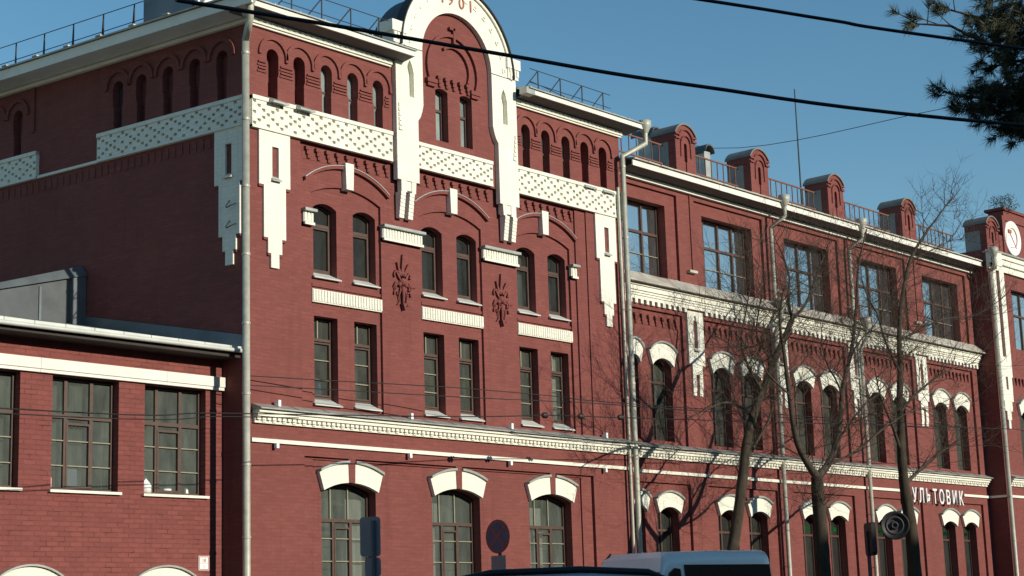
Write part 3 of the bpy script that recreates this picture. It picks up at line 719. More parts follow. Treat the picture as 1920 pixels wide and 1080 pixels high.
def wing_windows():
    random.seed(4)
    for k, c in enumerate(WC):
        a = max(WL + .2, c - 1.72); x0 = max(a + .08, c - 1.26)
        if k == 0: window(FW, wing, x0, c + 1.26, 10.60, 12.62, 12.62, -.35, 'pane_sky', drape=1, rows=(.60,), cols=(.30, .64), cream_rows=(.30,), fw=.06, bar=.035)
        else: window(FW, wing, x0, c + 1.26, 10.60, 12.62, 12.62, -.35, 'pane_sky', drape=1, rows=(.60,), cols=(.16, .46, .74), cream_rows=(.30,), fw=.06, bar=.035)
        for s in (-.74, .74):
            p0 = max(a + .06, c + s - .475); p1 = c + s + .475
            if p1 - p0 < .3: continue
            window(FW, wing, p0, p1, 6.17, 8.16, 8.36, -.31, 'pane_grey', drape=1, rows=(.72,), cols=(.47,) if p1 - p0 > .6 else (), fw=.05, bar=.03)
            w_ = window(FW, wing, p0, p1, 1.5, 4.28, 4.44, -.33, 'pane_dark', drape=1, rows=(.80,), cols=(.5,) if p1 - p0 > .6 else (), fw=.05, bar=.03)
            arch_head(FWp, wing, p0, p1, 8.16, 8.36, .41); arch_head(FWp, wing, p0, p1, 4.28, 4.44, .38)
            if k >= 2 and p1 - p0 > .6:
                b = MB(FW); b.box(p0 + .06, p1 - .08, -.375, -.365, 4.0, 4.12); b.build('green_strip', 'green', w_)
    # blinds, papers and curtains seen behind the upper panes
    m = MB(FW); c = WC[1]
    for a, b, z0, z1 in ((-1.2, -.92, 11.55, 12.05), (-.8, -.42, 11.82, 12.0), (-.2, .25, 11.35, 11.9), (.45, .95, 11.2, 11.85), (.85, 1.1, 10.62, 11.1)):
        m.box(c + a, c + b, -.46, -.44, z0, z1)
    c = WC[2]
    for a, b, z0, z1 in ((-1.15, -.8, 10.65, 11.0), (-.75, -.2, 10.65, 10.95), (0, .6, 10.65, 11.1), (.65, 1.2, 10.65, 10.95), (-1.0, -.85, 11.3, 11.45)): m.box(c + a, c + b, -.46, -.44, z0, z1)
    m.build('window_blind', 'curtain', wing)
M['green'] = plain('green_film', (.012, .19, .045), .5)
wing_windows()
def wing_ornament():
    for k, x in enumerate(PX):
        m = MB(FW); slot = rect(x - .10, x + .08, 8.76, 9.60); slot = [(x - .10, 8.76), (x + .08, 8.76), (x + .08, 9.52), (x + .03, 9.52), (x + .03, 9.66), (x - .05, 9.66), (x - .05, 9.52), (x - .10, 9.52)]
        P = [(x - .23, 8.05), (x + .23, 8.05), (x + .23, 8.30), (x + .37, 8.301), (x + .37, 9.78), (x - .37, 9.78), (x - .37, 8.301), (x - .23, 8.30)]
        m.prism(P, 0, .06, [slot])
        for s in (-.15, .15): m.box(x + s - .08, x + s + .08, 0, .055, 7.62, 8.049); m.box(x + s - .075, x + s + .075, 0, .04, 7.47, 7.6195)
        o = m.build('pendant_pilaster', 'white', wing)
        s = MB(FW); f = FW; s.hexa([f(x - .13, 0, 8.70), f(x + .12, 0, 8.70), f(x + .12, .13, 8.68), f(x - .13, .13, 8.68)], [f(x - .13, 0, 8.79), f(x + .12, 0, 8.79), f(x + .12, .13, 8.70), f(x - .13, .13, 8.70)]); s.build('slot_sill', 'zinc', o)
    # big stepped white cornice with hanging brick teeth
    m = MB(FW); zs = 9.84
    for z0, z1, v in ((0, .09, .07), (.0901, .15, .10), (.1501, .21, .13), (.2101, .33, .17), (.3301, .40, .215)): m.box(WL, XE - .05, 0, v, zs + z0, zs + z1)
    nt_ = int((XE - WL) / .245)
    for i in range(nt_):
        u = WL + (i + .5) * (XE - .1 - WL) / nt_
        if min(abs(u - x) for x in PX) < .36: continue
        m.box(u - .06, u + .06, 0, .075, zs - .115, zs - .0005)
    o = m.build('main_cornice', 'white', wing)
    c = MB(FW); f = FW; nseg = 23; random.seed(8)
    st = (XE - WL) / nseg
    for i in range(nseg):
        a, b = WL + i * st, WL + (i + 1) * st - .004; q = random.uniform(-.015, .015)
        c.hexa([f(a, 0, 10.245), f(b, 0, 10.245), f(b, .36 + q, 10.232), f(a, .36 - q, 10.232)], [f(a, 0, 10.57 + q), f(b, 0, 10.57 - q), f(b, .36 + q, 10.26), f(a, .36 - q, 10.26)])
    c.build('cornice_cover', 'zinc_old', o)
    for c_ in WC:
        t = MB(FW); t.box(max(WL + .25, c_ - 1.55), c_ + 1.6, -.09, -.072, 9.21, 9.50); teeth_row(t, max(WL + .35, c_ - 1.45), c_ + 1.45, 9.43, -.08, 12 if c_ > 14 else 8, .045, .07)
        t.build('tooth_course', 'brick', wing)
    dentil_cornice(FW, wing, WL + .15, XE - .2, 5.67)
    
    for a, b in ((WL, 26.70), (31.02, XE)):
        s = MB(FW); s.box(a, b, 0, .055, 5.285, 5.365); s.build('string_course', 'white', wing)
    s = MB(FW); s.box(WL, XE, 0, .11, 13.10, 13.195); s.build('frieze', 'white', wing)
    m = MB(FW); m.k = 1; f = FW
    m.hexa([f(WL + .1, 0, 13.205), f(XE, 0, 13.205), f(XE, .50, 13.27), f(WL + .1, .50, 13.27)], [f(WL + .1, 0, 13.235), f(XE, 0, 13.235), f(XE, .50, 13.30), f(WL + .1, .50, 13.30)])
    m.k = 0
    for i in range(5):
        a = WL + .1 + i * (XE - WL - .3) / 5; b = a + (XE - WL - .3) / 5 - .012; m.box(a, b, .501, .54, 13.262 - .006 * (i % 2), 13.42)
    m.k = 2; f = FW; nseg = 34; st = (XE - WL - .3) / nseg
    for i in range(nseg):
        a, b = WL + .1 + i * st, WL + .1 + (i + 1) * st - .01; q = .012 * math.sin(i * 5.1)
        m.hexa([f(a, -1.2, 13.68), f(b, -1.2, 13.68), f(b, .61 + q, 13.425), f(a, .61 - q, 13.425)], [f(a, -1.2, 13.73), f(b, -1.2, 13.73), f(b, .61 + q, 13.46), f(a, .61 - q, 13.46)])
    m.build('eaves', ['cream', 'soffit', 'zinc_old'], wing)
    m = MB(); a = [(WL, WY - .2, 13.50), (XE, WY - .2, 13.50), (XE, 16, 13.5), (WL, 16, 13.5)]; b = [(WL, 8, 14.5), (XE, 8, 14.5)]
    m.add(a + b, [(0, 1, 5, 4), (2, 3, 4, 5), (0, 4, 3), (1, 2, 5)]); m.build('roof', 'roof', wing)
    for x in PX:
        b = MB(FW); b.box(x + .05, x + .09, 0, .035, 10.95, 13.09); b.build('wall_rib', 'brick', wing)
    for x in PX:
        s = MB(FW); s.box(x - .20, x + .16, -.01, .12, 10.86, 10.93); s.build('ledge_stone', 'zinc_old', wing)
wing_ornament()
def roof_post(x, parent, fr, z0=13.42, zt=15.10):
    """brick roof post: arched brick face with niche and label mouldings, sheet-metal flanks and barrel cap"""
    hw = .47; v1 = -.02; v0 = -.85; zs = zt - .29
    m = MB(fr); f = fr
    face = arched(x - hw, x + hw, z0, zs, zt, 14)
    niche = [(x - .025, z0 + .1), (x + .03, z0 + .1), (x + .03, z0 + .62), (x + .07, z0 + .62), (x + .07, zs - .40)] + arc(x - .07, x + .07, zs - .32, zs - .235, 8) + [(x - .07, zs - .40), (x - .07, z0 + .62), (x - .025, z0 + .62)]
    m.prism(face, v1 - .25, v1, [niche]); m.prism(niche, v1 - .2, v1 - .12)
    for r0, r1, zz in ((.30, .345, -.02), (.19, .225, -.10)):
        A = arc(x - r1, x + r1, zs - .1 + zz, zs - .1 + zz + r1 * .86, 12); B = arc(x - r0, x + r0, zs - .1 + zz, zs - .1 + zz + r0 * .86, 12); m.prism(A + B[::-1], v1, v1 + .05)
    for s in (-1, 1):
        for q in (0, .11): m.box(min(x + s * .30, x + s * (hw + .03)), max(x + s * .30, x + s * (hw + .03)), v1, v1 + .055, zs - .16 + q * 1.05, zs - .105 + q)
        A = [(x + s * .22, z0 + .75), (x + s * .26, z0 + .75), (x + s * .24, zs - .14), (x + s * .20, zs - .14)]; m.prism(A if s > 0 else A[::-1], v1, v1 + .035)
    m.box(x - hw - .02, x + hw + .02, v0 + .02, v1 - .004, zs - .20, zs + .02)
    o = m.build('roof_post', 'brick', parent)
    s = MB(fr); s.box(x - hw + .01, x + hw - .01, v0, v1 - .251, z0 - .1, zs - .201); s.build('post_flank', 'flank', o)
    c = MB(fr); A = arc(x - hw - .06, x + hw + .06, zs + .01, zt + .05, 14); c.prism([(x + hw + .06, zs - .03)] + A + [(x - hw - .06, zs - .03)], v0 - .03, v1 + .03, back=True); 
    c2 = MB(fr); B = arc(x - hw - .02, x + hw + .02, zs + .0, zt + .0, 14); c2.prism(A + B[::-1], v0 - .03, v1 + .05, back=True)
    c2.build('post_cap', 'capmetal', o)
    return o
RP = [16.0, 19.74, 24.07, 28.75]
for x in RP: roof_post(x, wing, FW)
def baluster_rail(fr, parent, u0, u1, v, n):
    m = MB(fr)
    for z in (13.98, 14.52): m.box(u0, u1, v - .02, v + .02, z - .02, z + .02)
    for i in range(n):
        u = u0 + (i + .5) * (u1 - u0) / n; m.box(u - .012, u + .012, v - .012, v + .012, 13.981, 14.50)
    for u in (u0 + .05, u1 - .05): m.box(u - .02, u + .02, v - .02, v + .02, 13.45, 13.979)
    m.build('roof_railing', 'rail', parent)
RPX = [12.9] + RP + [33.2]
for a, b in zip(RPX[:-1], RPX[1:]):
    n = int((b - a - 1) / .31) + 1
    baluster_rail(FW, wing, a + (.5 if a > 13 else .2), b - .5, -.45, n)
def roof_stack(x, y, h, wd):
    m = MB(); m.box(x - wd, x + wd, -y - wd * 1.6, -y + wd * 1.2, 13.5, 13.5 + h); m.k = 1
    A = arc(x - wd - .08, x + wd + .08, 13.5 + h, 13.5 + h + .22, 10); B = [(p, q - .05) for p, q in A]
    m.prism(A + B[::-1], -y - wd * 1.6 - .2, -y + wd * 1.2 + .12, back=True); m.build('roof_vent', ['zinc', 'darkmetal'], wing)
roof_stack(17.40, 2.5, 2.05, .17); roof_stack(20.12, 2.5, 2.05, .16)
m = MB(); m.hexa([(14.6, .9, 13.55), (16.0, .9, 13.55), (16.0, 3.0, 13.6), (14.6, 3.0, 13.6)], [(15.6, 1.0, 14.0), (16.0, 1.0, 14.0), (16.0, 2.9, 14.3), (15.3, 2.9, 14.2)]); m.build('roof_hatch', 'bluemetal', wing)
for xu, xl in ((19.88, 19.76), (24.35, 24.62)):
    downpipe(FW, wing, xu, 12.72, 10.45, .16, .062, (xu + .12, .60, 13.38), step=1.8)
    downpipe(FW, wing, xl, 9.6, GZ, .17, .062, (xl, .42, 10.30), step=1.6)

# ================================================================== END BLOCK
EY = -.40; EX0, EX1 = 32.95, 47.0
endb = thing('corner_pavilion', (36, EY, GZ), 'brick pavilion at the far right end with a round white emblem on its parapet', 'building')
FE = Fr((0, EY, 0), (1, 0, 0), (0, -1, 0))
def end_block():
    m = MB(FE); E = EX0
    out = rect(E, EX1, GZ, 13.9)
    h = [rect(E + 1.75, E + 4.2, 10.55, 12.68)] + [arched(E + x, E + x + .95, 6.17, 8.16, 8.36) for x in (1.55, 3.05, 5.5, 7.0)] + [arched(E + x, E + x + .95, 1.5, 4.28, 4.44) for x in (1.55, 3.05, 5.5, 7.0)] + [rect(E + 6.0, E + 8.4, 10.55, 12.68)]
    m.sheet(out, h, 0, .25)
    m.add([(E, EY, GZ), (E, 12, GZ), (E, 12, 13.9), (E, EY, 13.9), (EX1, EY, GZ), (EX1, 12, GZ), (EX1, 12, 13.9), (EX1, EY, 13.9)], [(0, 1, 2, 3), (4, 5, 6, 7), (1, 5, 6, 2), (3, 2, 6, 7)])
    m.build('wall', 'brick', endb)
    for x in (1.75, 6.0): window(FE, endb, E + x, E + x + (2.45 if x < 2 else 2.4), 10.55, 12.68, 12.68, -.2, 'pane_sky', rows=(.60,), cols=(.18, .45, .72), fw=.06, bar=.035)
    for x in (1.55, 3.05, 5.5, 7.0):
        window(FE, endb, E + x, E + x + .95, 6.17, 8.16, 8.36, -.2, 'pane_grey', rows=(.72,), cols=(.47,)); window(FE, endb, E + x, E + x + .95, 1.5, 4.28, 4.44, -.2, 'pane_dark', rows=(.8,), cols=(.5,))
        arch_head(FE, endb, E + x, E + x + .95, 8.16, 8.36, .41); arch_head(FE, endb, E + x, E + x + .95, 4.28, 4.44, .38)
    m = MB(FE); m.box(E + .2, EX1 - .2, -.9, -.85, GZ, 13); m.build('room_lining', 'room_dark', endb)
    # white strips that run down and join in a stepped pendant
    for c in (E + .62, E + 4.75):
        m = MB(FE); m.box(c - .50, c - .15, 0, .10, 9.95, 13.5); m.box(c + .12, c + .48, 0, .10, 9.95, 13.2); m.box(c - .1499, c + .1199, 0, .085, 9.95, 10.15)
        m.box(c - .50, c + .48, 0, .0995, 9.45, 9.9499); m.box(c - .42, c - .06, 0, .095, 9.0, 9.4499) ; m.box(c + .10, c + .42, 0, .095, 9.0, 9.4499); m.box(c - .42, c + .42, 0, .09, 8.6, 8.9999)
        m.box(c - .28, c + .30, 0, .085, 8.25, 8.5999); m.box(c - .14, c + .18, 0, .08, 7.95, 8.2499); m.box(c - .06, c + .1, 0, .075, 7.65, 7.9499)
        m.build('pendant_pilaster', 'white', endb)
    m = MB(FE); m.box(E, EX1, 0, .10, 13.20, 13.42); m.box(E, EX1, 0, .18, 13.4201, 13.62); m.box(E, EX1, 0, .24, 13.6201, 13.78); m.box(E - .0, E + .62, .2401, .30, 13.3, 13.78)
    o = m.build('cornice', 'white', endb)
    c = MB(FE); c.box(E - .03, EX1, -.1, .32, 13.7801, 13.83); c.build('cornice_cover', 'zinc', o)
    dentil_cornice(FE, endb, E + .25, EX1, 5.67)
    s = MB(FE); s.box(E, EX1, 0, .055, 5.285, 5.365); s.box(E - .05, E, -.6, .055, 5.285, 5.365); s.build('string_course', 'white', endb)
    t = MB(FE); t.box(E + 1.1, E + 4.3, -.01, .006, 9.21, 9.5); teeth_row(t, E + 1.2, E + 4.2, 9.43, 0, 12, .045, .07); t.build('tooth_course', 'brick', endb)
    roof_post(E + .72, endb, FE, 13.6, 15.15)
    p = MB(FE); P = [(E + 1.23, 13.83), (E + 6.2, 13.83), (E + 6.2, 14.9), (E + 5.2, 14.9), (E + 5.2, 15.6), (E + 1.75, 15.6), (E + 1.75, 14.6), (E + 1.23, 14.6)]
    p.prism(P, -.6, -.02, back=True); p.box(E + 1.65, E + 5.3, -.7, .04, 15.58, 15.68)
    fr_ = rect(E + 1.5, E + 3.6, 13.95, 15.35); p.prism(fr_, -.02, .03, [rect(E + 1.75, E + 3.55, 13.98, 15.2)])
    o = p.build('parapet', 'brick', endb)
    cx, cz = E + 2.25, 14.60
    e = MB(FE); e.lathe([(.0, .02), (.55, .02), (.58, .05), (.63, .05), (.63, -.04)], FE(cx, .0, cz), (0, -1, 0), 40); eo = e.build('round_emblem', 'letter', o)
    h = MB(FE)     # crossed hammer and sickle in low relief
    pts = [(cx + .34 * math.cos(t), .03, cz + .02 + .36 * math.sin(t)) for t in [R(a) for a in range(112, -92, -12)]]; n = len(pts)
    h.tube(pts + [(cx - .22, .03, cz - .36)], [.006 + .016 * math.sin(math.pi * i / n) for i in range(n)] + [.012], 6)
    h.tube([(cx - .24, .03, cz + .22), (cx + .26, .03, cz - .34)], .013, 6); h.box(cx - .34, cx - .12, .02, .065, cz + .17, cz + .29)
    h.build('emblem_relief', 'text', eo)
    g = MB(FE); random.seed(3)
    for i in range(500):
        a = random.uniform(0, 6.28); r_ = random.random() ** .5 * .42; x, z, y = E + 2.0 + r_ * math.cos(a) * 1.2, 15.85 + r_ * .75 * math.sin(a), random.uniform(-.5, .3); d = Vector((random.uniform(-1, 1), random.uniform(-1, 1), random.uniform(-.4, 1))).normalized() * .14; q = d.orthogonal().normalized() * .018
        p_ = FE(x, y, z); g.add([p_ - q, p_ + q, p_ + d], [(0, 1, 2)])
    tag(g.build('roof_weeds', 'needle'), 'dark clump of weeds growing on top of the brick parapet by the round emblem', 'plant')
    m = MB(); m.add([(EX0, EY, 13.85), (EX1, EY, 13.85), (EX1, 12, 14.6), (EX0, 12, 14.6)], [(0, 1, 2, 3)]); m.build('roof', 'roof', endb)
    downpipe(FE, endb, EX0 + .02, 13.1, GZ, .13, .075, (EX0 - .10, .35, 13.62), step=1.5)
end_block()

# ================================================================== LOW BUILDING ON THE LEFT
LY = .75
low = thing('low_annexe', (-6, LY, GZ), 'low rough brick annexe at the left with a white lintel band and overhanging metal roof', 'building')
FL = Fr((0, LY, 0), (1, 0, 0), (0, -1, 0))
def low_building():
    xr = -.085; m = MB(FL); out = rect(-14, xr, GZ, 7.02)
    ws = [(-4.12 - 2.18 * k, -2.63 - 2.18 * k) for k in range(-1, 5)]
    ws[0] = (-2.02, -.52)
    hol = [rect(a, b, 4.24, 6.36) for a, b in ws] + [arched(a, b, GZ + .6, 2.40, 2.62) for a, b in ((-2.19, -.85), (-5.19, -3.91), (-8.2, -6.9))]
    m.sheet(out, hol, 0, [.19] * 6 + [.25] * 3); m.build('wall', 'brick_rough', low)
    for i, (a, b) in enumerate(ws):
        window(FL, low, a, b, 4.24, 6.36, 6.36, -.19, 'pane', drape=2, rows=(.655,), cols=(.28, .665), cream_rows=(.22, .44), casement=(.29, .655, .025, .60), fw=.05, bar=.036)
        s = MB(FL); s.box(a - .05, b + .05, -.17, .07, 4.185, 4.235); s.build('window_ledge', 'white', low)
    for a, b in ((-2.19, -.85), (-5.19, -3.91), (-8.2, -6.9)):
        window(FL, low, a, b, GZ + .6, 2.40, 2.62, -.22, 'pane_dark', rows=(.6,), cols=(.5,))
        n = MB(FL); lo = arc(a, b, 2.40, 2.62, 16); hi = arc(a - .12, b + .12, 2.56, 2.84, 16); n.prism(hi + lo[::-1], 0, .07)
        n.k = 1; n.prism(arc(a - .16, b + .16, 2.565, 2.875, 16) + hi[::-1], 0, .13); n.build('arch_head', ['white', 'zinc'], low)
    b = MB(FL)
    for x0, x1 in ((-14, -7.6), (-7.595, -4.44), (-4.435, -1.55), (-1.545, xr)): b.box(x0, x1, 0, .10, 6.44, 6.64); b.box(x0, x1, 0, .075, 6.375, 6.4399)
    b.build('lintel_band', 'cream', low)
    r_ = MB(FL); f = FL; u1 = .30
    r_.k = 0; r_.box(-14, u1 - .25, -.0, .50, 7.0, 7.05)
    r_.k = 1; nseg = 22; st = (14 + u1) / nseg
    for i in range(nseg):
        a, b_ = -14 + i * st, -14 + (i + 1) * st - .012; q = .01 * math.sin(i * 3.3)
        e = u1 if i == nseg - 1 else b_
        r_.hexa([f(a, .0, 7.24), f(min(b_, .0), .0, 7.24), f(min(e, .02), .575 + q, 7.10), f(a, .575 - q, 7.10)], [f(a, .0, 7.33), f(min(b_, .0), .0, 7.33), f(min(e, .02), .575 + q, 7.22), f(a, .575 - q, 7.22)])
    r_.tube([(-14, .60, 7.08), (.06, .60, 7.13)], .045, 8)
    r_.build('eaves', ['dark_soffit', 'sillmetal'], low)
    # roof rising to the back, with flashing against the tall wall, and a sheet-metal housing on it
    m = MB(); k = math.tan(SA)
    m.add([(-14, LY - .02, 7.31), (-.07, LY - .02, 7.31), (8 * k - .02, 8, 8.95), (-14, 8, 8.95)], [(0, 1, 2, 3)]); m.add([(-14, LY, GZ), (-14, 9, GZ), (-14, 9, 8.95), (-14, LY, 7.3)], [(0, 1, 2, 3)]); m.build('roof', 'roof', low)
    fl = MB(FS); 
    fl.hexa([FS(.0, .0, 7.16), FS(5.0, .0, 8.2), FS(5.0, .05, 8.2), FS(.0, .05, 7.16)], [FS(.0, .0, 7.43), FS(5.0, .0, 8.47), FS(5.0, .05, 8.47), FS(.0, .05, 7.43)]); fl.build('wall_flashing', 'bluemetal', low)
    b = MB(FS); F = FS
    zt = lambda v: 9.36 - .27 * v
    b.hexa([F(4.95, .02, 7.6), F(9.5, .02, 7.6), F(9.5, 5.5, 7.4), F(4.95, 5.5, 7.4)], [F(4.95, .02, zt(0)), F(9.5, .02, zt(0)), F(9.5, 5.5, zt(5.5)), F(4.95, 5.5, zt(5.5))])
    b.k = 1; b.hexa([F(4.86, .02, zt(0) + .005), F(9.6, .02, zt(0) + .005), F(9.6, 5.6, zt(5.6) + .005), F(4.86, 5.6, zt(5.6) + .005)], [F(5.05, .02, zt(0) + .24), F(9.6, .02, zt(0) + .24), F(9.6, 5.6, zt(5.6) + .03), F(4.95, 5.6, zt(5.6) + .03)])
    b.hexa([F(4.90, .02, 7.6), F(4.949, .02, 7.6), F(4.949, .42, 7.6), F(4.90, .42, 7.6)], [F(4.90, .02, 9.36), F(4.949, .02, 9.36), F(4.949, .42, 9.25), F(4.90, .42, 9.25)])
    b.k = 0
    for v in (1.25, 2.9, 4.4): b.k = 1; b.box(4.92, 4.95, v - .03, v + .03, 7.6, 9.30 - v * .28)
    b.build('roof_housing', ['darkmetal', 'bluemetal'], low)
low_building()
def opposite():
    t = thing('street_block', (10, -58, GZ), 'plain brick block across the street whose shadow covers the roadway', 'building')
    m = MB(Fr((0, -50, 0), (1, 0, 0), (0, 1, 0))); out = rect(-90, 130, GZ, 17.35); h = []
    for i in range(50):
        for j in range(4):
            x = -86 + i * 4.3; z = 2.2 + j * 3.7; h.append(rect(x, x + 1.6, z, z + 2.0))
    m.sheet(out, h, 0, .2); m.build('wall', 'brick_far', t)
    m = MB(); m.box(-90, 130, 50.25, 62, GZ, 17.3); m.build('inner_wall', 'room_dark', t)
    m = MB(); m.box(-90.3, 130.3, 49.7, 62, 17.351, 17.5); m.build('roof', 'roof', t)
opposite()

# ================================================================== VEHICLES
M['van_paint'] = plain('pale_blue_grey_paint', (.80, .74, .69), .22, .1, .03, 2, spec=.6)
M['van_cap'] = plain('white_fibreglass', (.86, .80, .80), .18, 0, .06, 2, spec=.7)
M['suv_paint'] = plain('silver_paint', (.50, .53, .57), .2, .3, .03, 2, spec=.6)
M['car_glass'] = plain('dark_car_glass', (.012, .014, .016), .04, 0, .05, 2, spec=.8)
M['tyre'] = plain('tyre_rubber', (.02, .02, .02), .85)
M['rim'] = plain('alloy_rim', (.45, .46, .47), .35, .7)
M['blacktrim'] = plain('black_trim', (.012, .012, .013), .5)
M['lamp'] = plain('lamp_glass', (.6, .6, .58), .1, 0, .05)
M['redlamp'] = plain('red_lamp', (.35, .02, .02), .15)
def loft(m, secs, smooth=True):
    """secs: list of closed rings (same count) of world points, capped"""
    n = len(secs[0]); V = [p for s_ in secs for p in s_]
    F = [(i * n + k, i * n + (k + 1) % n, (i + 1) * n + (k + 1) % n, (i + 1) * n + k) for i in range(len(secs) - 1) for k in range(n)]
    m.add(V, F, smooth); m.add(secs[0] + secs[-1], [tuple(range(n)), tuple(range(n, 2 * n))])
def body_ring(x, hw_b, hw_t, z0, zb, z1, r):
    """cross-section of a vehicle at x: sill width, roof width, floor, belt, roof, roof corner radius"""
    P = [(-hw_b * .93, z0), (-hw_b, z0 + .12), (-hw_b, zb)]
    cx, cz = hw_t - r, z1 - r
    P += [(-(cx + r * math.cos(a)), cz + r * math.sin(a)) for a in [R(q) for q in (0, 22, 45, 67, 90)]]
    P += [(-p, q) for p, q in reversed(P)]
    return [Vector((x, p, q)) for p, q in P]
def wheel(root, x, y, r, s):
    m = MB(); m.lathe([(r * .6, -.1), (r * .97, -.1), (r, -.06), (r, .06), (r * .97, .1), (r * .62, .1)], root.location + Vector((x, y, r)), (0, s, 0), 24)
    o = m.build('wheel', 'tyre', root)
    k = MB(); k.lathe([(r * .62, .085), (r * .55, .06), (r * .2, .09), (0, .095)], root.location + Vector((x, y, r)), (0, s, 0), 18); k.build('rim', 'rim', o)
def shift(m, root):
    m.v = [tuple(Vector(p) + root.location) for p in m.v]; return m
def minibus():
    t = thing('minibus', (6.0, -4.3, GZ), 'pale blue-grey high-roofed minibus parked in front of the long wing', 'minibus')
    m = MB(); S = [(-.55, .86, .60, .45, .80, .98, .10), (-.40, .95, .80, .32, .95, 1.12, .12), (.15, .98, .86, .30, 1.0, 1.32, .14), (.40, .98, .84, .30, 1.1, 1.72, .14), (.62, .98, .85, .30, 1.15, 2.22, .16), (.74, .98, .86, .30, 1.15, 2.46, .22), (.95, .98, .87, .30, 1.15, 2.58, .24), (2.5, .98, .88, .30, 1.15, 2.63, .22), (4.35, .98, .87, .30, 1.15, 2.665, .22), (4.60, .98, .86, .30, 1.15, 2.66, .22), (4.68, .97, .84, .32, 1.15, 2.58, .22), (4.86, .95, .88, .34, 1.15, 1.6, .2), (4.92, .94, .90, .36, 1.0, 1.3, .15)]
    loft(m, [body_ring(*s) for s in S]); b = shift(m, t).build('body', 'van_paint', t)
    # white high-roof front cap and windscreen
    c = MB()
    def front(x0, z0, x1, z1, w0_, w1_, off, th=.02):
        lo = [Vector((x0 - off, -w0_, z0)), Vector((x0 - off, w0_, z0)), Vector((x1 - off, w1_, z1)), Vector((x1 - off, -w1_, z1))]; hi = [p + Vector((th, 0, -.0)) for p in lo]; c.hexa(hi, lo)
    front(.60, 2.16, .745, 2.46, .82, .76, .03); front(.745, 2.46, .95, 2.585, .76, .60, .025)
    shift(c, t).build('roof_cap', 'van_cap', t)
    c = MB(); front(.20, 1.36, .59, 2.15, .84, .80, .03); shift(c, t).build('windscreen', 'car_glass', t)
    y = -1.0
    def side(P, name, mat, s, d=.015):
        q = MB(Fr((0, 0, 0), (1, 0, 0), (0, s, 0))); inner = P
        q.prism(inner, .90, .985 + d); f = q.v
        # lean the glass with the body side
        q.v = [(p[0], s * (min(abs(p[1]), 2) - max(0, (p[2] - 1.15)) * .085), p[2]) for p in f]
        return shift(q, t).build(name, mat, t)
    for s in (-1, 1):
        side([(.42, 1.36), (1.18, 1.34), (1.18, 2.22), (.98, 2.24), (.80, 2.14), (.52, 1.62)], 'cab_window', 'car_glass', s)
        side([(1.34, 1.34), (4.62, 1.34), (4.58, 2.34), (1.34, 2.31)], 'side_window', 'car_glass', s)
        d = MB(); d.box(-.1, 0, 0, 0, 0, 0)
        q = MB(); q.box(.45, .62, -s * 1.02 - .05, -s * 1.02 + .05, 1.35, 1.62); shift(q, t).build('mirror', 'blacktrim', t)
        q = MB(); q.box(-.50, -.25, -s * .78 - .14, -s * .78 + .14, .78, .94); shift(q, t).build('headlight', 'lamp', t)
        q = MB(); q.box(4.84, 4.93, -s * .84 - .07, -s * .84 + .07, 1.0, 1.5); shift(q, t).build('tail_light', 'redlamp', t)
        for x in (.30, 3.75): wheel(t, x, s * .88, .34, s)
    q = MB(); P = [(.72, 2.17), (.76, 2.40), (.86, 2.55), (.92, 2.60)]
    q.tube([(x - .02, -(.86 if z < 2.3 else .80 if z < 2.5 else .70), z) for x, z in P], .022, 6); shift(q, t); q.v = [(p[0], p[1], p[2]) for p in q.v]
    q.build('cap_seam', 'blacktrim', t)
    q = MB(); q.box(-.62, -.38, -.9, .9, .36, .62); shift(q, t).build('bumper', 'blacktrim', t)
minibus()
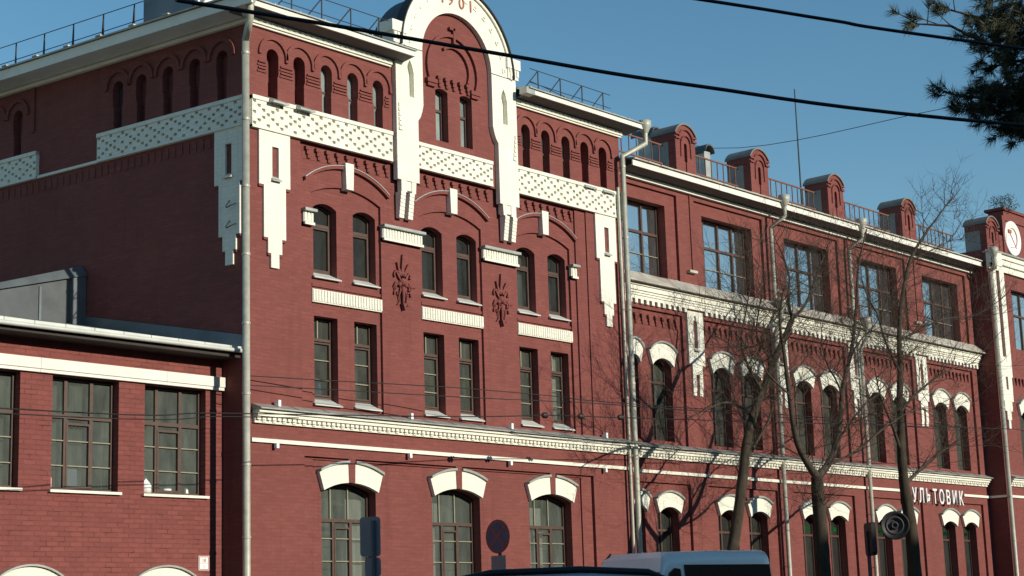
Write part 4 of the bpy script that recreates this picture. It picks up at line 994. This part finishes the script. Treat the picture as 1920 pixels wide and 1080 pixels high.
def suv():
    t = thing('parked_car', (-10.98, -13.80, GZ - .02), 'silver estate car with black roof rails in the foreground, only its roof in view', 'car')
    KZ = 1.045
    m = MB(); S = [(-.6, .80, .6, .42, .6, .78, .1), (-.45, .88, .72, .25, .75, .92, .1), (.3, .90, .74, .22, .85, 1.0, .1), (.55, .90, .72, .22, .9, 1.06, .1), (.9, .90, .68, .22, .95, 1.35, .1), (1.25, .90, .64, .22, .95, 1.58, .12), (1.7, .90, .63, .22, .95, 1.66, .12), (2.7, .90, .63, .22, .95, 1.665, .12), (3.35, .90, .62, .22, .95, 1.62, .12), (3.6, .89, .64, .22, .95, 1.35, .12), (3.85, .88, .7, .26, .9, 1.05, .1), (3.95, .85, .7, .35, .8, .9, .08)]
    loft(m, [body_ring(*s) for s in S]); shift(m, t).build('body', 'suv_paint', t)
    for s in (-1, 1):
        q = MB(); q.tube([(1.10, s * .56, 1.47), (1.35, s * .555, 1.60), (1.75, s * .55, 1.672), (2.6, s * .55, 1.68), (3.25, s * .55, 1.635), (3.42, s * .55, 1.56)], [.03, .035, .035, .035, .035, .03], 8)
        q.box(1.9, 2.0, s * .55 - .02, s * .55 + .02, 1.6, 1.69); shift(q, t).build('roof_rail', 'blacktrim', t)
        q = MB(Fr((0, 0, 0), (1, 0, 0), (0, s, 0))); q.prism([(.95, 1.0), (3.5, 1.0), (3.3, 1.5), (1.35, 1.5)], .8, .915); q.v = [(p[0], s * (abs(p[1]) - max(0, p[2] - .95) * .40), p[2]) for p in q.v]; shift(q, t).build('side_window', 'car_glass', t)
        for x in (.25, 3.05): wheel(t, x, s * .80, .34, s)
        q = MB(); q.box(-.58, -.4, s * .68 - .14, s * .68 + .14, .62, .76); shift(q, t).build('headlight', 'lamp', t)
        q = MB(); q.box(3.82, 3.97, s * .75 - .08, s * .75 + .08, .72, 1.0); shift(q, t).build('tail_light', 'redlamp', t)
    q = MB(); lo = [Vector((.62, -.66, 1.08)), Vector((.62, .66, 1.08)), Vector((1.2, .54, 1.55)), Vector((1.2, -.54, 1.55))]; q.hexa([p + Vector((.08, 0, -.05)) for p in lo], [p + Vector((-.025, 0, .02)) for p in lo]); shift(q, t).build('windscreen', 'car_glass', t)
    q = MB(); lo = [Vector((3.72, -.62, 1.1)), Vector((3.72, .62, 1.1)), Vector((3.44, .54, 1.52)), Vector((3.44, -.54, 1.52))]; q.hexa([p + Vector((-.08, 0, -.03)) for p in lo], [p + Vector((.03, 0, .02)) for p in lo]); shift(q, t).build('rear_window', 'car_glass', t)
suv()
bpy.data.objects['parked_car'].rotation_euler.z = R(-48.8)

# ================================================================== SIGNS AND STREET FURNITURE
M['sign_red'] = plain('sign_red', (.40, .085, .07), .5, 0, .1)
M['sign_blue'] = plain('sign_blue', (.13, .10, .17), .5, 0, .1)
M['sign_back'] = plain('sign_back', (.34, .26, .25), .6, .2, .1)
M['horn'] = plain('dark_horn_cone', (.055, .05, .052), .6, .1, .1)
M['post'] = plain('sign_post', (.09, .10, .12), .5, .4, .1)
def signs():
    P = Vector((.75, -5.85, 3.09)); t = thing('no_stopping_sign', (P.x, P.y, GZ + .06), 'round blue no-stopping sign with red rim and red cross on a post', 'traffic sign')
    yaw = R(18); n = Vector((-1, .08, 0)).normalized(); u = Vector((-n.y, n.x, 0)); F = Fr(P, u, n)
    m = MB(F); m.lathe([(0, -.012), (.30, -.012), (.30, .008)], P, n, 40); m.lathe([(.30, .008), (.245, .008)], P, n, 40); o = m.build('sign_disc', 'sign_red', t)
    b = MB(F); b.lathe([(0, .009), (.246, .009)], P, n, 40); b.build('blue_face', 'sign_blue', o)
    c = MB(F)
    for a in (45, -45):
        ca, sa = math.cos(R(a)), math.sin(R(a)); L, w_ = .25, .028
        c.prism([(ca * p - sa * q, sa * p + ca * q) for p, q in ((-L, -w_), (L, -w_), (L, w_), (-L, w_))], .0095, .0115 if a > 0 else .0125)
    c.build('red_cross', 'sign_red', o)
    p = MB(F); p.tube([(0, -.045, GZ + .06 - P.z), (0, -.045, .28)], .032, 10); p.build('post', 'post', t)
    q = MB(F); q.prism(inset(rect(-.17, .19, -.78, -.34), .0), .0, .012, back=True); q.build('plate', 'sign_back', t)
    P = Vector((-3.55, -7.05, 2.95)); t = thing('rectangular_sign', (P.x, P.y, GZ + .06), 'two dark rectangular sign backs on one post, seen from behind', 'traffic sign')
    n = Vector((-.93, -.36, 0)).normalized(); u = Vector((-n.y, n.x, 0)); F = Fr(P, u, n)
    def rr(x0, x1, z0, z1, r): return [(cx + r * math.cos(R(a)), cz + r * math.sin(R(a))) for cx, cz, a0 in ((x1 - r, z0 + r, -90), (x1 - r, z1 - r, 0), (x0 + r, z1 - r, 90), (x0 + r, z0 + r, 180)) for a in (a0, a0 + 30, a0 + 60, a0 + 90)]
    nb = Fr(P, Vector((.60, -.80, 0)), Vector((-.80, -.60, 0)))
    m = MB(nb); m.prism(rr(-.19, .13, -.31, .30, .05), -.03, -.01, back=True); m.build('sign_plate', 'sign_back', t)
    m = MB(nb); m.prism(rr(-.12, .13, -.62, -.33, .05), -.03, -.01, back=True); m.build('sign_plate', 'sign_back', t)
    m = MB(nb); m.tube([(.03, .03, GZ + .06 - P.z), (.03, .03, .24)], .034, 10); m.build('post', 'post', t)
    # horn loudspeakers on the tree
    P = Vector((17.94, -4.35, 3.76)); n = Vector((-.80, -.58, -.05)).normalized()
    t = thing('loudspeaker', P + Vector((1.4, .3, 0)), 'round dark horn loudspeaker with concentric rings facing the street by the thick trunk', 'loudspeaker')
    m = MB(); m.lathe([(.08, -.34), (.13, -.24), (.24, -.10), (.36, -.02), (.37, .0), (.35, .01), (.30, -.03), (.22, -.07)], P, n, 32); m.build('bell', 'iron', t)
    m = MB(); m.lathe([(.25, -.09), (.235, -.04), (.20, -.04), (.18, -.09), (.10, -.10), (.09, -.03), (.055, -.03), (.05, -.09), (.0, -.09)], P, n, 32); m.build('inner_rings', 'horn', t)
    m = MB(); m.tube([P - n * .3, P + Vector((1.0, .5, -.02)), P + Vector((1.55, .3, 0))], .035, 8, world=True); m.build('bracket', 'iron', t)
    P = Vector((16.72, -4.3, 3.40)); t = thing('sign_edge', (P.x, P.y, GZ + .06), 'narrow dark road sign seen almost edge-on beside a drainpipe', 'traffic sign')
    F = Fr(P, Vector((.72, .69, 0)), Vector((.69, -.72, 0))); m = MB(F); m.prism([(-.38, -.34), (-.30, -.42), (.30, -.42), (.38, -.34), (.38, .34), (.30, .40), (-.30, .40), (-.38, .34)], -.06, .06, back=True); m.build('sign_plate', 'iron', t)
    m = MB(F); m.tube([(0, -.09, GZ + .06 - P.z), (0, -.09, .2)], .03, 8); m.build('post', 'post', t)
signs()
t = thing('shop_letters', (28.9, WY - .1, 5.2), 'white raised letters reading ПУЛЬТОВИК fixed over the ground-floor windows of the long wing', 'sign')
for i, ch in enumerate('ПУЛЬТОВИК'):
    o = text_mesh(ch, .64, 27.05 + i * .452, 4.98, .06, 'letter', 'letter', t, .05, FW, sx=.76, bold=.006)
def house_plate():
    t = thing('house_number_plate', (-.56, LY - .02, 2.92), 'small white house number plate with red figures by the annexe corner', 'sign')
    m = MB(FL); m.box(-.70, -.44, 0, .02, 2.78, 3.06); m.build('plate', 'letter', t)
    m = MB(FL); m.prism(rect(-.69, -.45, 2.79, 3.05), .0201, .023, [rect(-.675, -.465, 2.805, 3.035)]); m.box(-.665, -.475, .0201, .0225, 2.918, 2.926); m.build('plate_rim', 'sign_red', t)
    text_mesh('18', .10, -.57, 2.94, .0225, 'sign_red', 'number', t, .002, FL); text_mesh('1', .09, -.57, 2.825, .0225, 'sign_red', 'number', t, .002, FL)
house_plate()
def cable(name, pts, r, label):
    # smooth sagging run through the points
    P = [Vector(p) for p in pts]; out = []
    for i in range(len(P) - 1):
        p0, p1, p2, p3 = P[max(0, i - 1)], P[i], P[i + 1], P[min(len(P) - 1, i + 2)]
        for k in range(8):
            q = k / 8; out.append(.5 * ((2 * p1) + (p2 - p0) * q + (2 * p0 - 5 * p1 + 4 * p2 - p3) * q * q + (3 * p1 - p0 - 3 * p2 + p3) * q ** 3))
    out.append(P[-1]); m = MB(); m.tube(out, r, 8, world=True); return tag(m.build(name, 'cable'), label, 'cable')
cable('thick_cable', [(-22.0, -13.0, 7.3), (-15.9, -15.5, 6.42), (-14.333, -15.921, 6.544 + .0), (-12.769, -16.199, 6.633), (-11.405, -16.96, 6.50), (-9.908, -17.867, 6.343), (-6.932, -19.7, 6.16), (2, -25.3, 6.0)][2:], .019, 'thick black overhead cable crossing the gable and the sky')
cable('thick_cable', [(-13.5, -16.2, 7.25), (-9.941, -18.058, 7.112), (-8.719, -18.678, 7.06), (-7.448, -19.353, 7.0), (0, -23.4, 6.75)], .017, 'black overhead cable high in the sky running to the pine')
cable('thin_wire', [(-30, -2.5, 4.8), (-7.29, -2.5, 5.16), (-2.8, -2.5, 5.40), (3.44, -2.5, 5.77), (6.53, -2.5, 6.01), (9.4, -2.5, 6.15), (30, -2.5, 7.2)], .011, 'thin wire with insulators strung low before the brick walls')
cable('thin_wire', [(-30, -2.5, 4.72), (-7.29, -2.5, 5.08), (-2.8, -2.5, 5.34), (-.96, -2.5, 5.44)], .009, 'short lower thin wire in front of the low annexe windows')
cable('thin_wire', [(-0.12, -0.16, 6.58), (2.25, -0.6, 6.61), (4.98, -1.1, 6.65), (7.53, -1.7, 6.6), (9.86, -2.2, 6.54), (26, -2.5, 7.0)], .010, 'upper thin wire crossing the second-floor windows')
cable('thin_wire', [(-0.12, -0.16, 6.39), (2.24, -0.6, 6.42), (4.97, -1.1, 6.45), (7.52, -1.7, 6.48), (9.86, -2.2, 6.49), (26, -2.5, 6.9)], .010, 'thin wire just below the upper one across the second-floor windows')
cable('thin_wire', [(15, 5, 17.3), (25.92, 5.9, 17.51), (30.85, -.12, 18.58), (34, -4, 19.3)], .012, 'faint wire rising across the sky above the roof posts')
def insulators():
    t = thing('wire_insulators', (7.7, -2.5, 6.05), 'dark insulators and tensioner on the low wire before the right-hand windows', 'insulator')
    for i, (x, z) in enumerate(((6.2, 5.99), (7.45, 6.055), (8.9, 6.13))):
        m = MB(); m.lathe([(0, -.10), (.035, -.09), (.07, -.03), (.035, 0), (.07, .03), (.035, .09), (0, .10)], (x, -2.5, z), (1, 0, .05), 12); m.build('insulator', 'insul', t)
    m = MB(); m.tube([(7.5, -2.5, 6.06), (8.8, -2.5, 6.12)], .042, 8); m.build('tension_rod', 'insul', t)
insulators()
m = MB(); m.tube([(31.6, -6, 14), (31.6, -6, 20.9)], [.04, .022], 6); m.box(31.3, 31.9, -6.3, -5.7, 13.6, 14.0); tag(m.build('roof_antenna', 'iron'), 'tall thin antenna mast standing on the roof behind the brick posts', 'antenna')
def sill_items():
    def jar(name, x, y, z, prof, mat, label, cat):
        m = MB(); m.lathe(prof, (x, y, z), (0, 0, 1), 14); tag(m.build(name, mat), label, cat)
    M['blue'] = plain('blue_plastic', (.03, .12, .45), .4); M['lime'] = plain('lime_plastic', (.35, .50, .02), .4); M['pink'] = plain('pink_plastic', (.75, .35, .38), .4); M['paper'] = plain('blue_white_paper', (.50, .60, .75), .8)
    jar('blue_bottle', 2.30, .48, 6.36, [(0, 0), (.055, 0), (.058, .30), (.05, .36), (.03, .38), (.03, .42), (0, .42)], 'blue', 'blue plastic bottle standing inside the leftmost second-floor window', 'bottle')
    jar('lime_bottle', 2.02, .46, 6.36, [(0, 0), (.04, 0), (.04, .22), (.025, .26), (.025, .3), (0, .3)], 'lime', 'lime green bottle beside the blue one inside the second-floor window', 'bottle')
    m = MB(); m.box(-3.60, -3.38, -1.01, -1.0, 4.30, 4.66); tag(m.build('paper_sheet', 'paper'), 'pale blue sheet of paper propped inside the middle annexe window', 'paper')
    jar('pink_carton', -4.0, 1.02, 4.27, [(0, 0), (.07, 0), (.07, .2), (.03, .26), (0, .26)], 'pink', 'pink and white carton on the sill of the middle annexe window', 'carton')
    jar('white_canister', -1.80, 1.02, 4.27, [(0, 0), (.13, 0), (.13, .16), (.05, .26), (.04, .3), (0, .3)], 'letter', 'white plastic canister inside the right annexe window', 'canister')
    jar('white_bowl', -1.28, 1.02, 4.27, [(0, 0), (.06, 0), (.10, .07), (.10, .10), (0, .10)], 'letter', 'small white bowl in the middle of the right annexe window', 'bowl')
    jar('white_jug', -.80, 1.02, 4.27, [(0, 0), (.06, 0), (.05, .1), (.03, .14), (0, .14)], 'letter', 'little white jug at the right end of the annexe window sill', 'jug')
sill_items()
m = MB(FL); m.box(-13.5, -.2, -1.3, -1.25, 4.0, 6.9); m.box(-13.5, -.2, -1.24, -.22, 4.18, 4.235); m.build('room_lining', 'room', low)

# ================================================================== TREES
def grow(m, p, d, L, r, lvl, rnd, maxl=2):
    """one twig as a bent tapering tube, with side twigs"""
    n = 4; pts = [p]; q = p.copy(); dd = d.normalized()
    for i in range(n):
        dd = (dd + Vector((rnd.uniform(-.22, .22), rnd.uniform(-.22, .22), rnd.uniform(-.12, .26)))).normalized(); q = q + dd * (L / n); pts.append(q.copy())
    m.tube(pts, [r * (1 - .8 * i / n) for i in range(n + 1)], 4 if lvl else 5, world=True, cap=False)
    if lvl < maxl:
        k = rnd.randint(3, 5) if lvl == 0 else rnd.randint(2, 4)
        for j in range(k):
            t = rnd.uniform(.25, 1.0); i = min(n - 1, int(t * n)); b = pts[i].lerp(pts[i + 1], t * n - i)
            side = Vector((rnd.uniform(-1, 1), rnd.uniform(-.8, .8), rnd.uniform(-.45, .7))); v = (pts[i + 1] - pts[i]).normalized()
            side = (side - v * side.dot(v)).normalized(); grow(m, b, v * .75 + side * .8, L * rnd.uniform(.42, .68), max(.0035, r * .5), lvl + 1, rnd, maxl)
def bare_tree(lines, r0, seed, label, r_end=.45):
    rnd = random.Random(seed); base = lines[0][0]
    t = thing('bare_tree', (base[0], base[1], GZ + .05), label, 'tree', 'bare street trees before the long wing')
    def sm(pts):
        P = [Vector(p) for p in pts]; out = []
        for i in range(len(P) - 1):
            p0, p1, p2, p3 = P[max(0, i - 1)], P[i], P[i + 1], P[min(len(P) - 1, i + 2)]
            for k in range(4):
                q = k / 4; out.append(.5 * ((2 * p1) + (p2 - p0) * q + (2 * p0 - 5 * p1 + 4 * p2 - p3) * q * q + (3 * p1 - p0 - 3 * p2 + p3) * q ** 3))
        return out + [P[-1]]
    T = sm(lines[0]); d0 = (T[1] - T[0]).normalized(); low_ = T[0] - d0 * ((T[0].z - GZ) / max(.5, d0.z)); T = [low_ - d0 * .1, low_.lerp(T[0], .5)] + T
    n = len(T); rad = [r0 * (1.25 if i == 0 else 1) * (1 - (1 - r_end) * (i / (n - 1)) ** (.75 if r_end < .3 else 1)) * rnd.uniform(.95, 1.05) for i in range(n)]
    m = MB(); m.tube(T, rad, 12, world=True); m.build('trunk', 'bark', t)
    c = MB()
    known = [(p, r) for p, r in zip(T, rad)]
    def nearest(p): return min(known, key=lambda q: (q[0] - p).length)
    def twigs(P, R0, s0, every):
        acc = 0
        for i in range(len(P) - 1):
            v = P[i + 1] - P[i]; acc += v.length
            if i / len(P) < s0: continue
            while acc > every:
                acc -= every; side = Vector((rnd.uniform(-1, 1), rnd.uniform(-1, 1), rnd.uniform(-.35, .8))); vn = v.normalized(); side = (side - vn * side.dot(vn)).normalized()
                b = P[i].lerp(P[i + 1], rnd.random()); grow(c, b, vn * .6 + side, rnd.uniform(.7, 1.9) * (1 if b.z < 10.5 else .62), rnd.uniform(.006, .012), 0, rnd)
    for l in lines[1:]:
        P = sm(l); k = len(P); q, rq = nearest(P[0]); P[0] = q.copy(); P[1] = P[1].lerp(q, .25); R0 = rq * (.66 if (q - T[-1]).length < .05 else .46)
        rr = [R0 * (1 - .80 * (i / (k - 1)) ** .8) for i in range(k)]; c.tube(P, rr, 8, world=True, cap=False); known += list(zip(P, rr)); twigs(P, R0, .10, .125)
    twigs(T, r0, .58, .28)
    for j in range(7 if r_end < .3 else 3): grow(c, T[-1] - (T[-1] - T[-2]) * .3 * j, (T[-1] - T[-2]).normalized() + Vector((rnd.uniform(-.6, .6), rnd.uniform(-.6, .6), rnd.uniform(-.3, .5))), rnd.uniform(.8, 1.4), .014, 0, rnd)
    c.build('crown', 'twig', t)
    return t
TA = [[(12.38, -3.0, 3.02), (12.81, -3.0, 4.18), (13.09, -3.0, 5.09), (13.3, -3.0, 5.76), (13.65, -3.0, 6.44), (14.15, -3.0, 7.08), (14.73, -3.0, 7.88), (15.36, -3.0, 8.6), (15.75, -3.0, 9.1)], [(15.75, -3.0, 9.1), (15.64, -3.0, 9.65), (15.75, -3.0, 10.23), (15.51, -3.0, 10.76), (15.1, -3.0, 11.27)], [(15.75, -3.0, 9.1), (16.75, -2.83, 9.66), (17.68, -2.65, 10.54), (18.48, -2.48, 11.27), (18.99, -2.48, 11.95)], [(14.15, -3.0, 7.08), (13.34, -3.17, 7.59), (12.78, -3.35, 8.18), (12.83, -3.52, 8.96), (13.11, -3.52, 9.8), (13.04, -3.52, 10.46)], [(13.65, -3.0, 6.44), (12.69, -3.0, 6.7), (11.76, -3.0, 6.5), (10.86, -3.0, 6.18)], [(13.1, -3.0, 5.22), (14.59, -2.83, 6.39), (15.32, -2.65, 7.14)], [(14.73, -3.0, 7.88), (13.79, -3.17, 8.44), (13.72, -3.35, 9.23), (13.81, -3.52, 10.03)]]
TB = [[(14.77, -4.1, 0.94), (14.7, -4.1, 2.54), (14.69, -4.1, 3.51), (14.66, -4.1, 4.42), (14.66, -4.1, 4.88)], [(14.66, -4.1, 4.88), (14.17, -4.1, 5.29), (13.79, -4.1, 5.82), (13.62, -4.1, 6.85), (13.5, -4.1, 7.89), (13.39, -4.1, 8.68), (13.68, -4.1, 9.51)], [(14.66, -4.1, 4.88), (15.53, -3.92, 5.26), (16.41, -3.75, 6.01), (17.1, -3.57, 7.32), (17.75, -3.57, 8.52), (18.13, -3.57, 9.72), (18.39, -3.57, 10.78), (18.98, -3.57, 11.91)], [(15.24, -4.1, 5.24), (16.2, -4.27, 5.54), (17.47, -4.45, 6.21), (18.8, -4.62, 6.77), (20.32, -4.62, 7.03)], [(16.19, -4.1, 7.19), (15.49, -4.1, 7.81), (15.33, -4.1, 8.62), (15.96, -4.1, 9.52)], [(16.83, -4.1, 8.36), (18.4, -3.92, 9.12), (19.56, -3.75, 10.01), (20.75, -3.57, 10.79)], [(13.62, -4.1, 6.85), (12.44, -4.27, 7.25), (11.76, -4.45, 7.68), (10.6, -4.62, 7.67)], [(15.82, -4.1, 5.94), (17.22, -4.1, 6.85), (18.41, -4.1, 7.37)]]
TC = [[(19.17, -4.1, 1.1), (19.26, -4.1, 2.48), (19.24, -4.1, 3.7), (19.12, -4.1, 4.43), (19.04, -4.1, 5.0), (19.03, -4.1, 5.7), (19.09, -4.1, 6.42), (19.16, -4.1, 7.2), (19.29, -4.1, 7.88), (19.36, -4.1, 8.76), (19.64, -4.1, 9.82), (20.32, -4.1, 11.11), (21.3, -4.1, 12.0), (22.1, -4.1, 12.6), (22.9, -4.1, 13.2)], [(19.29, -4.1, 7.88), (18.6, -4.1, 8.68), (18.27, -4.1, 9.37), (17.66, -4.1, 10.02), (17.51, -4.1, 11.01)], [(19.36, -4.1, 8.76), (20.78, -3.92, 9.23), (22.78, -3.75, 9.81), (25.22, -3.57, 10.24), (27.14, -3.57, 10.96)], [(19.14, -4.1, 6.87), (20.48, -4.27, 7.67), (21.79, -4.45, 8.21), (22.78, -4.62, 8.43)], [(19.03, -4.1, 5.73), (18.57, -4.1, 6.53), (18.1, -4.1, 7.2), (17.92, -4.1, 7.9)], [(19.64, -4.1, 9.82), (19.18, -3.92, 10.53), (19.51, -3.75, 11.65)], [(20.32, -4.1, 11.11), (21.26, -4.27, 11.52), (22.44, -4.45, 11.97), (23.42, -4.62, 12.01)], [(21.3, -4.1, 12.0), (21.3, -4.1, 12.5), (21.25, -4.1, 12.9)], [(19.06, -4.1, 4.88), (21.47, -3.92, 5.85), (23.15, -3.75, 6.26)]]
bare_tree(TA, .145, 11, 'slender bare tree leaning to the right, rising behind the minibus', .5)
bare_tree(TB, .185, 22, 'bare tree with a straight dark trunk forking low into two limbs', .85)
bare_tree(TC, .225, 33, 'tallest bare tree with a thick trunk, its tip above the roof line', .06)

def pine():
    rnd = random.Random(7); B = Vector((-4.244, -18.589, 7.676)); rx = Vector((.658, -.752, -.031)); up = Vector((-.124, -.149, .981)); dp = Vector((.743, .641, .191))
    def P(px, py, c=0.): return B + rx * ((px - 1905) / 162.7) + up * ((108 - py) / 162.7) + dp * c
    trunk = P(2120, 200); t = thing('pine_tree', (trunk.x, trunk.y, GZ), 'dark pine branch tips hanging in from the upper right', 'tree')
    m = MB(); m.tube([Vector((trunk.x, trunk.y, GZ - .1)), trunk - Vector((0, 0, 2)), trunk, trunk + Vector((.05, 0, 2.5)), trunk + Vector((0, .05, 5))], [.2, .17, .15, .11, .03], 12, world=True); m.build('trunk', 'bark', t)
    br = MB(); nd = MB()
    def shoot(p, d, L, n=60, nl=.145):
        d = d.normalized(); a = d.orthogonal().normalized(); b = d.cross(a); br.tube([p - d * .02, p + d * L], [.006, .003], 4, world=True, cap=False)
        for i in range(n):
            s = rnd.random(); th = rnd.uniform(0, 6.283); o = a * math.cos(th) + b * math.sin(th); q = p + d * (L * s); e = (d * rnd.uniform(.35, .95) + o * rnd.uniform(.5, 1.0)).normalized()
            ln = nl * rnd.uniform(.7, 1.15); w_ = e.cross(Vector((rnd.uniform(-1, 1), rnd.uniform(-1, 1), rnd.uniform(-1, 1)))).normalized() * .0040
            tip = q + e * ln + Vector((0, 0, -.012)); nd.add([q - w_, q + w_, tip], [(0, 1, 2)])
    limbs = [([(2120, 120), (1960, 40), (1880, 55), (1840, 75), (1800, 55), (1765, 38), (1728, 36), (1700, 34)], -.05, 3), ([(2120, 60), (1960, 5), (1880, 32), (1840, 25), (1790, 12), (1760, 4)], .05, 3), ([(2120, 230), (1960, 150), (1880, 165), (1830, 172), (1785, 168), (1755, 160)], .0, 3), ([(2120, 260), (1960, 190), (1900, 195), (1840, 200), (1790, 190)], .1, 3), ([(2120, 330), (1990, 262), (1930, 255), (1895, 240), (1880, 232)], .05, 2), ([(2120, 20), (1980, -30), (1900, -25), (1850, -20)], .1, 2), ([(2120, 180), (1960, 90), (1900, 100), (1850, 110)], .15, 2), ([(2120, 280), (2000, 225), (1940, 215), (1890, 205)], -.1, 2)]
    for pts, c, k in limbs:
        Q = [P(x, y, c + (.25 if i == 0 else 0) + rnd.uniform(-.03, .03)) for i, (x, y) in enumerate(pts)]
        br.tube(Q, [.035 * (1 - .75 * i / (len(Q) - 1)) for i in range(len(Q))], 6, world=True, cap=False)
        for i in range(1, len(Q) - 1):
            v = Q[i + 1] - Q[i]
            for j in range(k + (3 if pts[i][0] > 1850 else 0)):
                b = Q[i].lerp(Q[i + 1], rnd.random()); d = v.normalized() * .6 + Vector((rnd.uniform(-1, 1), rnd.uniform(-1, 1), rnd.uniform(-.7, .9))) * .8
                if pts[i][0] < 1850 and rnd.random() < .45: continue
                e = b + d.normalized() * rnd.uniform(.06, .28); br.tube([b, e], [.008, .005], 4, world=True, cap=False); shoot(e, d, .10)
        for j in range(5): shoot(Q[-1] + Vector((rnd.uniform(-.05, .05), rnd.uniform(-.05, .05), rnd.uniform(-.05, .05))), (Q[-1] - Q[-2]).normalized() + Vector((rnd.uniform(-.8, .8), rnd.uniform(-.8, .8), rnd.uniform(-.8, .8))), .12, 50)
    for cx, cy, a, b, n in ((1935, 70, 95, 105, 290), (1885, 180, 105, 38, 150), (1935, 215, 60, 30, 50), (1860, 40, 50, 45, 45), (2010, 130, 110, 150, 200), (1905, 248, 24, 12, 8)):
        for i in range(n):
            th = rnd.uniform(0, 6.283); q = rnd.random() ** .5; p = P(cx + a * q * math.cos(th), cy + b * q * math.sin(th), rnd.uniform(-.35, .45))
            shoot(p, Vector((rnd.uniform(-1, .4), rnd.uniform(-1, 1), rnd.uniform(-.6, .6))), .13, 56)
    br.build('branches', 'bark', t); nd.build('needles', 'needle', t)
pine()
